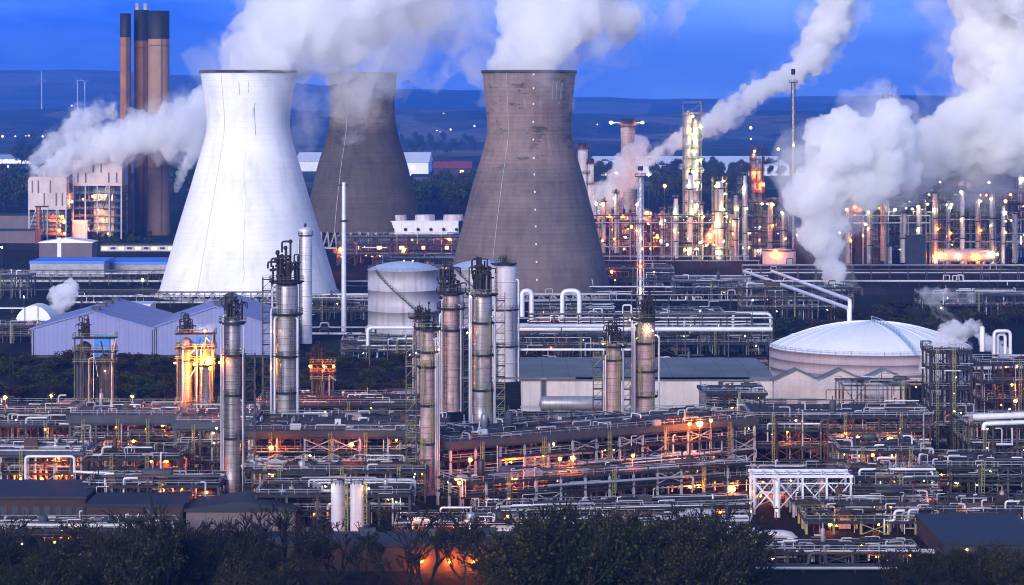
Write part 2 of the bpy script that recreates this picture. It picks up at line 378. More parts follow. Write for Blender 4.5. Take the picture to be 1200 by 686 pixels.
def cooling_tower(label, cx, prof, Y, shell, lamps=None, cracks=()):
    s = S(Y); t = thing('cooling_tower', label, 'cooling tower', (X(cx, Y), Y, 0), 0, 'hyperbolic cooling towers')
    ks = sorted([(Z(py, Y), hw*s) for py, hw in prof])
    zs = [k[0] for k in ks]; ztop, zbot = zs[-1], zs[0]
    def rad(z):                                   # smooth interpolation
        for i in range(len(ks)-1):
            if ks[i][0] <= z <= ks[i+1][0]+1e-6:
                p0 = ks[max(0, i-1)]; p1 = ks[i]; p2 = ks[i+1]; p3 = ks[min(len(ks)-1, i+2)]
                u = (z-p1[0])/(p2[0]-p1[0]); m1 = (p2[1]-p0[1])/(p2[0]-p0[0]+1e-9)*(p2[0]-p1[0]); m2 = (p3[1]-p1[1])/(p3[0]-p1[0]+1e-9)*(p2[0]-p1[0])
                return (2*u**3-3*u*u+1)*p1[1]+(u**3-2*u*u+u)*m1+(-2*u**3+3*u*u)*p2[1]+(u**3-u*u)*m2
        return ks[-1][1]
    zz = [zbot+(ztop-zbot)*i/40 for i in range(41)]
    out = [(rad(z), z) for z in zz]
    mb = MB(); mb.lathe(out, n=96); mb.lathe([(r-.5, z) for r, z in out][::-1], n=96)
    mb.lathe([(out[0][0]-.5, zbot), (out[0][0], zbot)], n=96)
    mb.build('shell', shell, t)
    mb = MB(); r = out[-1][0]; mb.lathe([(r-.6, ztop-.1), (r-.6, ztop+.5), (r+.55, ztop+.5), (r+.55, ztop-.7), (r, ztop-.7)], n=96); mb.build('rim', 'dark_steel', t)
    mb = MB(); r0 = out[0][0]; n = 44
    for i in range(n):
        a = 2*PI*i/n; b = 2*PI*(i+.5)/n; c = 2*PI*(i-.5)/n
        for q in (b, c): mb.bar((math.cos(a)*(r0-.3), math.sin(a)*(r0-.3), zbot+.4), (math.cos(q)*(r0+2), math.sin(q)*(r0+2), -.5), .8)
    mb.build('support_leg_ring', 'concrete', t)
    mb = MB(); mb.lathe([(r0+3.4, 0), (r0+3.4, 1.2), (r0+2.8, 1.2), (r0+2.8, 0)], n=72); mb.build('basin_wall', 'concrete', t)
    mb = MB()                                     # ladder line with cage up the shell
    for a in ((-.43,) if shell == 'mossy_shell' else (-.5,)):
        aa = -PI/2 + a
        pts = [((rad(z)+.3)*math.cos(aa), (rad(z)+.3)*math.sin(aa), z) for z in zz[::2]]
        for p, q in zip(pts, pts[1:]): mb.bar(p, q, .22)
    mb.build('ladder', 'white_shell' if shell == 'white_shell' else 'galv', t)
    if cracks:
        mb = MB()
        for a0, z0, z1, wd in cracks:
            z = z0; a = a0
            while z < z1:
                dz = rnd.uniform(1, 2.4); a2 = a+rnd.uniform(-.012, .012); p = []
                for aa, q in ((a, z), (a2, z+dz)): p.append(((rad(q)+.02)*math.cos(-PI/2+aa), (rad(q)+.02)*math.sin(-PI/2+aa), q))
                mb.bar(p[0], p[1], wd*.6, .06)
                a = a2; z += dz*rnd.choice((1, 1, 1.25))
        mb.build('repair_streak', 'stain', t)
    if lamps:
        for py in lamps:
            z = Z(py, Y); aa = -PI/2 + .09
            m_ = MB(); rr = rad(z)+.3; m_.box((rr*math.cos(aa), rr*math.sin(aa), z), (.65, .5, .8)); m_.build('marker_box', 'white', t)
    return t
mat('concrete', (.30,.28,.27), .85, 0, .3, .3, streak=.35)
mat('galv', (.36,.37,.39), .5, .3, .25, .5, streak=.3)
mat('white', (.78,.77,.78), .5, 0, .12, .4, streak=.25, dark=(.3,.24,.2))
mat('stain', (.24,.23,.23), .9, 0, .2, 1)
mat('soot', (.04,.04,.04), .9, 0, .3, 1)
YT = gy(346); YM = 1619.0
T1 = cooling_tower('white painted cooling tower on the left with steam leaving its top', 291, [(84,56),(110,52.5),(150,49),(200,62),(250,77),(300,92),(341,104)], YT, 'white_shell',
     cracks=[(.04,8,34,.2),(.06,34,66,.12),(.27,72,86,.5),(.21,80,83,.4),(-.1,90,94,.4),(.1,91,95,.3)])
T2 = cooling_tower('brown concrete cooling tower on the right marked with a column of white boxes', 620, [(84,55),(110,52),(150,49.5),(165,51),(220,67),(300,87),(341,95.5)], YT, 'brown_shell',
     lamps=[88,104,122,143,163,184,203,223,243,262,282,302,322,338], cracks=[(.55,88,96,.6),(.65,87,95,.5),(.75,86,95,.5),(.82,88,94,.6),(.45,66,72,.6),(-.1,84,88,.8)])
T3 = cooling_tower('dark smaller cooling tower standing behind and between the other two', 425, [(86,40.5),(105,38.5),(130,37.5),(160,42),(192,52),(240,63.5),(270,69)], YM, 'mossy_shell')
mb = MB(); a = R(-25); r = 38.6*S(YM)
mb.box((r*math.cos(a)+1.3, r*math.sin(a), Z(109, YM)), (3.2, 3, .5)); mb.box((r*math.cos(a)+2.7, r*math.sin(a), Z(107, YM)+.3), (.3, 3, 1.6))
mb.build('access_balcony', 'dark_steel', T3)

# ---------------------------------------------------------------- steam
def steam_mat(name, dens, sc=.02, lo=.36, hi=.6, col=(.985,.985,.99), step=1.0, ani=.0, homog=False):
    m = bpy.data.materials.new(name); m.use_nodes = True; nt = m.node_tree; nt.nodes.clear(); N = nt.nodes; L = nt.links
    o = N.new('ShaderNodeOutputMaterial'); v = N.new('ShaderNodeVolumePrincipled')
    v.inputs['Color'].default_value = (*col, 1); v.inputs['Anisotropy'].default_value = ani; v.inputs['Density'].default_value = dens
    if not homog:
        tc = N.new('ShaderNodeTexCoord'); n = N.new('ShaderNodeTexNoise'); n.inputs['Scale'].default_value = sc; n.inputs['Detail'].default_value = 6; n.inputs['Roughness'].default_value = .66; n.inputs['Distortion'].default_value = .6
        L.new(tc.outputs['Object'], n.inputs['Vector'])
        r = N.new('ShaderNodeMapRange'); r.inputs[1].default_value = lo; r.inputs[2].default_value = hi; r.inputs[3].default_value = 0; r.inputs[4].default_value = dens; r.clamp = True
        L.new(n.outputs[0], r.inputs[0]); L.new(r.outputs[0], v.inputs['Density'])
        m.cycles.volume_step_rate = step
    else: m.cycles.homogeneous_volume = True
    L.new(v.outputs[0], o.inputs['Volume']); M[name] = m
    return m
ICO = None
def plume(name, label, Y, keys, m, seed=1, veil=None, vox=.07, puff=.5, nper=7, depth=1.0, dis=.35, cat='steam'):
    """keys: (px, py, radius px [, metres behind Y]); a chain of puffs fused to one billowing body"""
    s = S(Y); r_ = random.Random(seed)
    k3 = [(P(k[0], k[1], Y + (k[3] if len(k) > 3 else 0)), k[2]*s) for k in keys]
    base = k3[0][0].copy(); balls = []
    for (p, a), (q, b) in zip(k3, k3[1:]):
        d = (q-p).length; n = max(2, int(d/(min(a, b)*.45)))
        for i in range(n+1):
            t = i/n; c = p.lerp(q, t); rr = a+(b-a)*t
            balls.append((c, rr*.62))
            for _ in range(nper):
                v = Vector((r_.gauss(0, 1), r_.gauss(0, 1)*depth, r_.gauss(0, 1))).normalized()
                f = r_.uniform(.35, .6)*puff*1.3
                balls.append((c+v*rr*(1-f)*r_.uniform(.7, 1.08), rr*f))
    mb = MB()
    for c, rr in balls: mb.lathe([(max(.001, math.sin(t*PI/5)*rr), -math.cos(t*PI/5)*rr) for t in range(6)], c-base, 8)
    me = bpy.data.meshes.new('tmp'); me.from_pydata(mb.v, [], mb.f); me.update()
    o = bpy.data.objects.new('tmp', me); C.objects.link(o)
    md = o.modifiers.new('r', 'REMESH'); md.mode = 'VOXEL'; rm = min(k[1] for k in k3); rM = sum(k[1] for k in k3)/len(k3)
    md.voxel_size = max(rM*vox, .25)
    dg = bpy.context.evaluated_depsgraph_get(); nm = bpy.data.meshes.new_from_object(o.evaluated_get(dg)); bpy.data.objects.remove(o)
    off = Vector((seed*13.1, 0, 0)); L1 = rM*.55; L2 = rM*.2
    co_ = []
    for v in nm.vertices:
        p = v.co; n1 = abs(noise.noise(p/L1+off)); n2 = noise.fractal(p/L2+off, .9, 2.1, 3)
        co_.append(p + v.normal*(dis*rM*(.55*(n1-.25) + .30*n2 + .09*noise.noise(p/(L2*.4)+off))))
    for v, c in zip(nm.vertices, co_): v.co = c
    nm.materials.clear(); nm.materials.append(M[m]); nm.name = name
    for p in nm.polygons: p.use_smooth = True
    ob = bpy.data.objects.new(name, nm); C.objects.link(ob); ob.location = base
    if label is None: return ob
    tag(ob, label, cat); ob['kind'] = 'thing'
    if veil:
        vo = plume('veil', None, Y, [(k[0], k[1], k[2]*1.38)+tuple(k[3:]) for k in keys], veil, seed+50, vox=.12, puff=.7, nper=nper, dis=.6)
        vo.location = vo.location - ob.location; vo.parent = ob
    return ob
steam_mat('steam_thick', .34, .035, .30, .54, step=.5)
steam_mat('steam_trail', .32, .045, .34, .52, step=.5)
steam_mat('veil_thin', .045, .024, .46, .66, step=.6)
steam_mat('veil_thick', .05, .03, .42, .64, step=.6)
steam_mat('steam_mid', .2, .03, .36, .56, step=.5)
steam_mat('steam_thin', .03, .03, .42, .62, step=.5)
steam_mat('steam_small', .6, .14, .36, .56, step=.5)
steam_mat('steam_faint', .2, .12, .40, .62, step=.5)
if STEAM:
    plume('steam_plume', 'broad steam plume drifting up and right from the white cooling tower', YT, [(292,86,50),(305,58,62),(360,25,85),(420,-15,105,20),(470,-70,120,40)], 'steam_mid', 2, 'veil_thin')
    plume('steam_plume', 'thin veil of steam wrapping the top of the dark cooling tower', YM-60, [(415,155,20),(418,115,36),(435,75,60),(480,40,85),(545,10,90),(600,-40,90)], 'steam_thin', 3)
    plume('steam_plume', 'dense steam plume rising from the brown cooling tower on the right', YT, [(619,86,50),(620,55,60),(645,15,78),(695,-30,92,20),(740,-80,100,40)], 'steam_mid', 4, 'veil_thin')
    plume('steam_plume', 'grey steam bank drifting past the foot of the three chimneys', 1700, [(55,205,22),(90,180,30),(130,170,32),(170,155,34),(215,150,40),(262,128,44,60)], 'steam_mid', 5, 'veil_thin')
    plume('steam_plume', 'pale wisp of steam slanting up in front of the dark hills at far left', 1720, [(40,192,12),(70,165,17),(95,142,20),(125,128,17)], 'steam_mid', 6, 'veil_thick')
    plume('steam_plume', 'small steam wisp rising beside the left flank of the white tower', 1650, [(207,222,6),(214,200,9),(228,180,12),(238,165,14)], 'steam_mid', 7)
    plume('steam_plume', 'low steam cloud seen between the white tower and the dark tower', 1500, [(348,180,22),(358,150,30),(362,122,24)], 'steam_thin', 8)
    plume('steam_plume', 'long narrow steam trail slanting up across the sky right of centre', 1600, [(757,190,8),(800,163,14),(850,134,19),(890,106,17),(930,88,19),(958,60,28),(975,20,34),(985,-20,40)], 'steam_trail', 9, 'veil_thick')
    plume('steam_plume', 'huge white steam column billowing up on the right of the refinery', 1230, [(986,346,9),(975,318,20),(962,280,31),(962,235,48),(1000,185,70),(1045,165,58)], 'steam_thick', 10, 'veil_thick', puff=.55)
    plume('steam_plume', 'wide steam cloud spreading to the upper right corner of the sky', 1300, [(1010,190,44),(1070,190,46),(1130,175,62),(1180,140,86),(1200,60,96),(1215,-10,124),(1230,-70,130)], 'steam_thick', 12, 'veil_thin', puff=.55)
    plume('steam_plume', 'pale steam leaking low beside the lamps right of the brown tower', 1560, [(700,248,16),(715,225,24),(735,200,28),(752,170,18)], 'steam_mid', 13)
    plume('steam_puff', 'pinkish steam puff climbing in front of the domed tank roof', 690, [(1098,452,15),(1092,420,22),(1112,395,20),(1142,384,12)], 'steam_small', 14)
    plume('steam_puff', 'bluish steam puff blowing right from the pipe loop behind the domed tank', 820, [(1145,390,6),(1160,402,12),(1180,416,9)], 'steam_small', 15)
    plume('steam_puff', 'faint dark steam wisp over the scrub above the domed tank', 900, [(1130,385,7),(1100,365,10),(1085,345,11),(1140,350,9)], 'steam_faint', 16)
    plume('steam_puff', 'pale blue steam puff beside the small white dome shed on the left', 1080, [(60,385,11),(66,365,17),(74,348,19),(86,336,12)], 'steam_small', 17)
    plume('steam_puff', 'small steam puff above the orange fire glow on the long deck', 640, [(820,496,4),(824,480,7),(822,462,8)], 'steam_faint', 18)
    plume('steam_puff', 'steam puff drifting off the white gabled shed corner', 700, [(906,475,7),(910,455,9),(925,446,8),(1035,458,12),(1060,450,9)], 'steam_faint', 19)
# ---------------------------------------------------------------- plant materials
mat('steel', (.026,.021,.020), .6, .2, .35, .5, streak=.2)
mat('steel_grey', (.075,.070,.075), .55, .3, .3, .5, streak=.35, dark=(.10,.055,.035))
mat('steel_pale', (.33,.335,.37), .55, .1, .25, .5, streak=.4, dark=(.16,.08,.05))
mat('steel_red', (.30,.045,.03), .55, 0, .3, .5, streak=.3)
mat('steel_rust', (.085,.04,.028), .8, 0, .4, .6, streak=.4)
mat('steel_green', (.06,.22,.16), .55, 0, .3, .6)
mat('rail_yellow', (.24,.235,.10), .6, 0, .25, .6, streak=.2)
mat('lagging', (.36,.34,.36), .42, .45, .3, .35, streak=.8, dark=(.20,.13,.11), bands=('z', 1.9, .09, .35))
mat('lagging_pale', (.66,.64,.66), .45, .15, .16, .35, streak=.4, dark=(.3,.2,.18), bands=('z', 2.2, .07, .25))
mat('lagging_pink', (.40,.29,.29), .5, .2, .3, .35, streak=.8, dark=(.22,.12,.1), bands=('z', 1.7, .09, .35))
mat('lagging_drum', (.40,.40,.44), .42, .4, .22, .35, streak=.3, dark=(.20,.13,.11), bands=('x', 1.6, .07, .35))
mat('pipe_pale', (.50,.50,.54), .4, .3, .2, .25, streak=.2)
mat('pipe_white', (.72,.72,.76), .4, .1, .15, .25, streak=.15)
mat('pipe_dark', (.04,.036,.038), .5, .3, .35, .3)
mat('pipe_rust', (.10,.05,.038), .7, .1, .4, .4)
mat('deck_concrete', (.045,.045,.052), .85, 0, .3, .25, streak=.45)
mat('deck_blue', (.05,.06,.085), .7, 0, .3, .25, streak=.3)
mat('grating', (.025,.023,.023), .7, .2, .4, .6)
mat('roof_blue', (.06,.20,.70), .55, 0, .12, .15, streak=.1, bands=('x', 3.0, .05, .2))
mat('roof_dark', (.018,.022,.034), .7, 0, .25, .12, streak=.2)
mat('roof_green', (.15,.17,.175), .7, 0, .3, .06, streak=.2, dark=(.2,.2,.18), bands=('x', 7.3, .04, .4))
mat('clad_blue', (.22,.24,.45), .6, 0, .1, .1, streak=.3, dark=(.16,.16,.27), bands=('x', 1.5, .14, .2))
mat('clad_pink', (.60,.49,.48), .65, 0, .2, .1, streak=.35, dark=(.36,.24,.22), bands=('x', 1.6, .12, .12))
mat('clad_cream', (.62,.56,.54), .7, 0, .18, .1, streak=.4, dark=(.3,.25,.22), bands=('x', 5.0, .02, .3))
mat('clad_mauve', (.15,.11,.125), .7, 0, .15, .1, streak=.2, bands=('x', 7.0, .03, .25))
mat('door_blue', (.03,.20,.62), .5, 0, .08, .3)
mat('brick_red', (.055,.028,.026), .85, 0, .25, .2, streak=.2, bands=('z', .35, .2, .12))
mat('tank_pale', (.55,.51,.55), .5, 0, .2, .12, streak=.9, dark=(.34,.25,.26), bands=('z', 2.4, .03, .2))
mat('tank_roof', (.40,.50,.66), .6, 0, .12, .12, streak=.1)
mat('dome_white', (.80,.82,.86), .5, 0, .06, .08, bands=('z', 1.2, .04, .05))
mat('tank_pink', (.40,.31,.34), .6, 0, .16, .2, streak=.5, dark=(.3,.16,.16), bands=('z', 2.4, .04, .2))
mat('black_paint', (.012,.012,.014), .7, 0, .2, .2)
mat('stack_rust', (.27,.115,.06), .85, 0, .3, .06, streak=.55, dark=(.20,.11,.10))
mat('stack_tan', (.30,.175,.115), .85, 0, .3, .05, streak=.5, dark=(.24,.16,.14))
mat('window_dark', (.05,.06,.08), .25, 0, .1, .4)
mat('red_paint', (.6,.04,.03), .5, 0, .1, .5)
emit('lamp_orange', (1.0, .20, .004), 185)
emit('lamp_fire', (1.0, .12, .002), 120)
emit('lamp_warm', (1.0, .55, .16), 75)
emit('lamp_white', (1.0, .95, .65), 60)
emit('lamp_green', (.80, .95, .25), 55)
emit('lamp_red', (1.0, .12, .06), 60)
emit('lamp_far', (1.0, .75, .45), 1.6)
emit('window_lit', (1.0, .55, .22), 1.2)
LAMP = dict(o='lamp_orange', f='lamp_fire', w='lamp_warm', c='lamp_white', g='lamp_green', r='lamp_red')
CNAME = dict(o='orange', f='deep orange', w='warm white', c='white', g='greenish white', r='red')

# ---------------------------------------------------------------- small building blocks
def rail(mb, pts, h=1.1, w=.09, closed=False, mi=0, gap=2.2):
    pts = [Vector(p) for p in pts]
    if closed: pts.append(pts[0])
    for a, b in zip(pts, pts[1:]):
        d = (b-a).length
        if d < .01: continue
        for k in (1, .5): mb.bar(a+Vector((0,0,h*k)), b+Vector((0,0,h*k)), w, mi=mi)
        n = max(1, int(d/gap))
        for i in range(n+1):
            p = a.lerp(b, i/n); mb.bar(p, p+Vector((0,0,h+.04)), w*.9, mi=mi)
def ladder(mb, p, z0, z1, n=(0,-1), w=.6, cage=True, mi=0):
    x, y = p; tx, ty = -n[1], n[0]
    for s in (-1, 1): mb.bar((x+tx*w/2*s, y+ty*w/2*s, z0), (x+tx*w/2*s, y+ty*w/2*s, z1), .12, mi=mi)
    z = z0+.3
    while z < z1: mb.bar((x-tx*w/2, y-ty*w/2, z), (x+tx*w/2, y+ty*w/2, z), .09, mi=mi); z += .62
    if cage:
        z = z0+2.3
        while z < z1:
            pts = [(x+tx*math.cos(a)*.5+n[0]*math.sin(a)*.75, y+ty*math.cos(a)*.5+n[1]*math.sin(a)*.75, z) for a in (0, PI/3, 2*PI/3, PI)]
            for a, b in zip(pts, pts[1:]): mb.bar(a, b, .09, mi=mi)
            z += 1.3
        for a in (PI/3, 2*PI/3):
            q = (x+tx*math.cos(a)*.5+n[0]*math.sin(a)*.75, y+ty*math.cos(a)*.5+n[1]*math.sin(a)*.75)
            mb.bar((*q, z0+2.3), (*q, z1), .07, mi=mi)
def bulb(parent, p, kind, r=.3):
    r = r*((.74 if kind in 'of' else .5) if r < .62 else (.9 if kind in 'of' else .6))
    mb = MB(); mb.ball(p, r, 0, 6)
    return mb.build('lamp', LAMP[kind], parent)
def spike(mb, rg, x, y, z, s, mi=0):             # relief valves, vents and hand wheels on a vessel head
    for _ in range(26):
        a = rg.uniform(0, 2*PI); r = rg.uniform(.15, 1.35)*s; h = rg.uniform(.8, 3.6)*s*(1.15-r/s*.35)
        px, py = x+math.cos(a)*r, y+math.sin(a)*r; k = rg.random(); w = rg.uniform(.055, .1)*s
        if k < .45:
            q = rg.choice((-1, 1))*rg.uniform(.3, .9)*s; mb.tube([(px, py, z-.3*s), (px, py, z+h), (px+q, py, z+h), (px+q, py, z+h*rg.uniform(.5, .8))], w, 6, mi)
        else:
            mb.cyl((px, py, z-.3*s), (px, py, z+h), w, 6, mi=mi); mb.cyl((px-.3*s, py, z+h*.7), (px+.3*s, py, z+h*.75), w*1.5, 6, mi=mi)
        if rg.random() < .35: mb.ball((px, py, z+h), .2*s, mi, 6)

def column(label, cx, ptop, pbot, wpx, Y, m='lagging', seed=0, plats=((0.0, 1.9),), pipes=2, lamps=(), group=None, head=True, top=1.0, z0=None, lad=True, name='distillation_column', cat='column', pm='pipe_pale', rails='steel_grey', cage=None):
    """tall process column; plats = ((fraction down from the head, width factor), ...)"""
    rg = random.Random(seed); s = S(Y); r = wpx*s/2; zt = Z(ptop, Y); zb = Z(pbot, Y) if z0 is None else z0
    t = thing(name, label, cat, (X(cx, Y), Y, zb), 0, group); h = zt-zb
    mb = MB(); hh = h - r*.45
    prof = [(r*1.12, 0), (r*1.12, .35), (r, .35)] + [(r, .35+(hh-.35)*k/6) for k in range(1, 7)] + [(r*.93, hh+r*.17), (r*.74, hh+r*.31), (r*.42, hh+r*.42), (r*.02, hh+r*.45)]
    mb.lathe(prof, n=20)
    for k in range(2, int(h/5)):
        z = k*5+rg.uniform(-.5, .5)
        if z < hh-1: mb.lathe([(r, z), (r+.13, z), (r+.13, z+.3), (r, z+.3)], n=20)
    mb.build('shell', m, t)
    lvl = []
    for i, (f, k) in enumerate(plats):
        z = h*(1-f) - (.2 if f else -.1); w = r*k; lvl.append((z, w))
        mb = MB(); oct_ = [(math.cos(PI/8+PI/4*j)*w*1.05, math.sin(PI/8+PI/4*j)*w*1.05) for j in range(8)]
        mb.prism(oct_, z-.2, z); mb.prism([(x*.9, y*.9) for x, y in oct_], z-.5, z-.203)
        p = mb.build('platform', 'grating', t)
        mb = MB(); rail(mb, [(x*.97, y*.97, z) for x, y in oct_], 1.15, .09, True); mb.build('handrail', rails, p)
    if top:
        mb = MB(); spike(mb, rg, 0, 0, h, max(.7, r*.62)*top); mb.build('relief_valve_pipework', 'steel', t)
    lz = [z for z, w in lvl] + [0]
    if lad:
        for i, (a, b) in enumerate(zip(lz, lz[1:])):
            if a-b > 3:
                mb = MB(); an = (-.35 if i % 2 else -.65)*PI + rg.uniform(-.1, .1)
                rr = r+.55; ladder(mb, (math.cos(an)*rr, math.sin(an)*rr), b, a+1, (math.cos(an), math.sin(an))); mb.build('caged_ladder', rails, t)
    for i in range(pipes):
        an = rg.choice((-.12, -.88, -.2, -.8))*PI+rg.uniform(-.08, .08); pr = rg.uniform(.13, .26)*max(.7, r*.55); rr = r+pr+.35+i*.15
        x, y = math.cos(an)*rr, math.sin(an)*rr; zt_ = h*rg.uniform(.78, 1.0)
        mb = MB(); mb.tube([(x*.5, y*.5, zt_+.6), (x, y, zt_+.6), (x, y, 0)], pr, 8); mb.build('riser_pipe', pm, t)
    for (f, dx, k, rr) in lamps: bulb(t, (dx*r, -r-.9, h*(1-f)+1.4), k, rr)
    if cage:                                      # light access scaffold standing against the column
        a, b = cage; x0 = r+.9 if b > 0 else -r-.9-2.2; hc = h*a
        for x in (x0, x0+2.2):
            for y in (-1.2, 1.2): q = MB(); q.b2(x-.1, x+.1, y-.1, y+.1, 0, hc); q.build('scaffold_post', 'steel_grey', t)
        z = 2.4
        while z < hc:
            q = MB(); q.b2(x0-.1, x0+2.3, -1.3, 1.3, z-.1, z); q.bar((x0, -1.32, z-2.3), (x0+2.2, -1.32, z), .11); rail(q, [(x0, -1.3, z), (x0+2.2, -1.3, z)], 1.1, .08); q.build('scaffold_landing', rg.choice(('steel', rails)), t); z += 2.6
    return t

def sframe(label, x0, x1, y0, y1, levels, bx, by, seed=0, name='steel_structure', cat='process structure', group=None, m='steel_grey', deck='grating', topdeck=None, rails='steel_pale', equip=1.0, pipes=8, lamps='', nl=0, lr=.3, brace=.35, ladders=1, kerb=.5, pm=('pipe_pale','pipe_dark','steel_pale','pipe_rust','steel','pipe_pale','steel_grey','pipe_dark','pipe_white'), z0=0, postw=.45, rz=0, toprail=True, small=True):
    """multi-level process structure: posts, decks, rails, braces, pipe runs, vessels, ladders, lamps (local frame centred)"""
    rg = random.Random(seed); W = x1-x0; D = y1-y0
    t = thing(name, label, cat, ((x0+x1)/2, (y0+y1)/2, z0), rz, group)
    nx = max(1, round(W/bx)); ny = max(1, round(D/by))
    xs = [-W/2+W*i/nx for i in range(nx+1)]; ys = [-D/2+D*j/ny for j in range(ny+1)]
    top = levels[-1]
    for x in xs:
        for y in ys:
            mb = MB(); mb.b2(x-postw/2, x+postw/2, y-postw/2, y+postw/2, 0, top); mb.build('post', m, t)
    lo = 0
    for li, z in enumerate(levels):
        last = li == len(levels)-1
        mb = MB()
        for y in ys: mb.bar((xs[0]-.3, y, z-.25), (xs[-1]+.3, y, z-.25), .32, .5)
        for x in xs: mb.bar((x, ys[0]-.302, z-.262), (x, ys[-1]+.302, z-.262), .28, .46)
        if last and topdeck:
            mb.b2(xs[0]-.8, xs[-1]+.8, ys[0]-.8, ys[-1]+.8, z+.002, z+kerb)
            dk = mb.build('deck', topdeck, t); zz = z+kerb
        else:
            # grating covers some of the bays
            for i in range(nx):
                for j in range(ny):
                    if rg.random() < .62: mb.b2(xs[i]+.01, xs[i+1]-.01, ys[j]+.01, ys[j+1]-.01, z+.003, z+.07)
            dk = mb.build('deck', deck, t); zz = z+.07
        if not last or toprail:
            mb = MB(); rail(mb, [(xs[0], ys[0], zz), (xs[-1], ys[0], zz), (xs[-1], ys[-1], zz), (xs[0], ys[-1], zz)], 1.1, .09, True, gap=2.6); mb.build('handrail', rails, dk)
        for i in range(nx):
            if rg.random() < brace:
                mb = MB(); y = ys[0]-.24; mb.bar((xs[i], y, lo), (xs[i+1], y, z-.5), .2); mb.bar((xs[i], y-.21, z-.5), (xs[i+1], y-.21, lo), .2); mb.build('cross_brace', m, t)
        lo = z
    for i in range(pipes):                              # long runs with drops
        z = rg.choice(levels)+rg.uniform(-1.6, 1.6); y = rg.uniform(ys[0]-1.2, ys[-1]); r = rg.choice((.09,.12,.15,.2,.3))
        a = rg.uniform(xs[0], xs[0]+W*.8); b = min(xs[-1]+.5, a+max(4, W*rg.choice((.12, .2, .3, .5, .9))))
        z = max(1, z); pts = [(a, y, z), (b, y, z)]
        q = rg.random()
        if q < .35: pts = [(a, y, max(.3, z-rg.uniform(2, 6)))] + pts
        elif q < .6: pts = pts + [(b, y, max(.3, z-rg.uniform(2, 6)))]
        elif q < .8: c = (a+b)/2; z2 = z+rg.choice((-1, 1))*rg.uniform(.8, 2.5); pts = [(a, y, z), (c, y, z), (c, y, max(.4, z2)), (b, y, max(.4, z2))]
        mb = MB(); mb.tube(pts, r, 7); mb.build('pipe', rg.choice(pm), t)
    for i in range(int(pipes*2.0)):                      # verticals
        x = rg.uniform(xs[0], xs[-1]); y = rg.uniform(ys[0]-.8, ys[-1]); a = rg.choice([0]+list(levels[:-1])); b = rg.choice(levels)+rg.uniform(-1, 2.2)
        if b-a > 2:
            r = rg.choice((.08,.1,.14,.22)); dx = rg.uniform(-3, 3)
            mb = MB(); mb.tube([(x, y, a), (x, y, b), (x+dx, y, b)], r, 7); mb.build('pipe', rg.choice(pm), t)
    if topdeck and small:                               # what stands and runs on top of the deck
        zt = top+kerb
        for i in range(int(W*D/16)):
            x = rg.uniform(xs[0], xs[-1]); y = rg.uniform(ys[0], ys[-1]); r = rg.choice((.08,.12,.16,.22)); z = zt+rg.uniform(.25, 1.3); l = rg.uniform(2, 9); q = rg.random(); mb = MB()
            if q < .5: mb.tube([(x, y, zt), (x, y, z), (min(x+l, xs[-1]), y, z), (min(x+l, xs[-1]), y, zt)], r, 6)
            elif q < .75: mb.tube([(x, y, zt), (x, y, z), (x, min(y+l, ys[-1]), z), (x, min(y+l, ys[-1]), zt)], r, 6)
            elif q < .9: mb.cyl((x, y, zt), (x, y, zt+rg.uniform(1.2, 3.2)), r*.8, 6); mb.cyl((x-.3, y, zt+1), (x+.3, y, zt+1), r*1.6, 6)
            else: w = rg.uniform(.4, 1.3); mb.b2(x-w, x+w, y-.6, y+.6, zt, zt+rg.uniform(.5, 1.6))
            mb.build('pipe' if q < .9 else 'cabinet', rg.choice(pm), t)
    ne = int(equip*nx*len(levels)*.55)
    for i in range(ne):
        z = rg.choice([0]+list(levels)); 
        if z == top and topdeck and rg.random() < .5: continue
        z += .08 if not (z == top and topdeck) else kerb
        x = rg.uniform(xs[0]+1.5, xs[-1]-1.5) if W > 4 else 0; y = rg.uniform(ys[0]*.8, ys[-1]*.4); k = rg.random()
        mm = rg.choice(('lagging_drum','steel','steel_grey','lagging_pink','pipe_dark','steel_rust','deck_blue'))
        if k < .4:
            r = rg.uniform(.45, 1.0); l = rg.uniform(2.2, min(6, W*.4)); mb = MB(); mb.hdrum((x-l/2, y, z+r+.5), (x+l/2, y, z+r+.5), r, 12)
            for q in (-.3, .3): mb.b2(x+l*q-.2, x+l*q+.2, y-r*.7, y+r*.7, z, z+r*.7+.2)
            mb.build('horizontal_drum', mm, t)
        elif k < .7:
            r = rg.uniform(.4, 1.0); h = rg.uniform(1.8, 4.2); mb = MB(); mb.lathe([(r*.8, z), (r*.8, z+.5), (r, z+.6), (r, z+h), (r*.7, z+h+r*.4), (.02, z+h+r*.5)], (x, y, 0), 12); mb.cyl((x, y, z+h), (x, y, z+h+r+.7), .14, 6); mb.build('upright_vessel', mm, t)
        elif k < .85:
            mb = MB(); w = rg.uniform(1, 2.2); h = rg.uniform(1, 2.2); mb.b2(x-w, x+w, y-1, y+1, z, z+h); mb.b2(x-w*.8, x+w*.8, y-.8, y+.8, z+h, z+h+.3); mb.build('cabinet', mm, t)
        else:
            mb = MB(); mb.cyl((x-.9, y, z+.8), (x+.6, y, z+.8), .5, 10); mb.cyl((x+.6, y, z+.8), (x+1.3, y, z+.8), .3, 8); mb.b2(x-1.1, x+1.4, y-.5, y+.5, z, z+.3); mb.build('pump', mm, t)
    for i in range(ladders):
        x = xs[0] + W*(i+.5)/ladders + rg.uniform(-2, 2); mb = MB(); ladder(mb, (x, ys[0]-.75), 0, top+1.1, (0, -1)); mb.build('caged_ladder', 'rail_yellow', t)
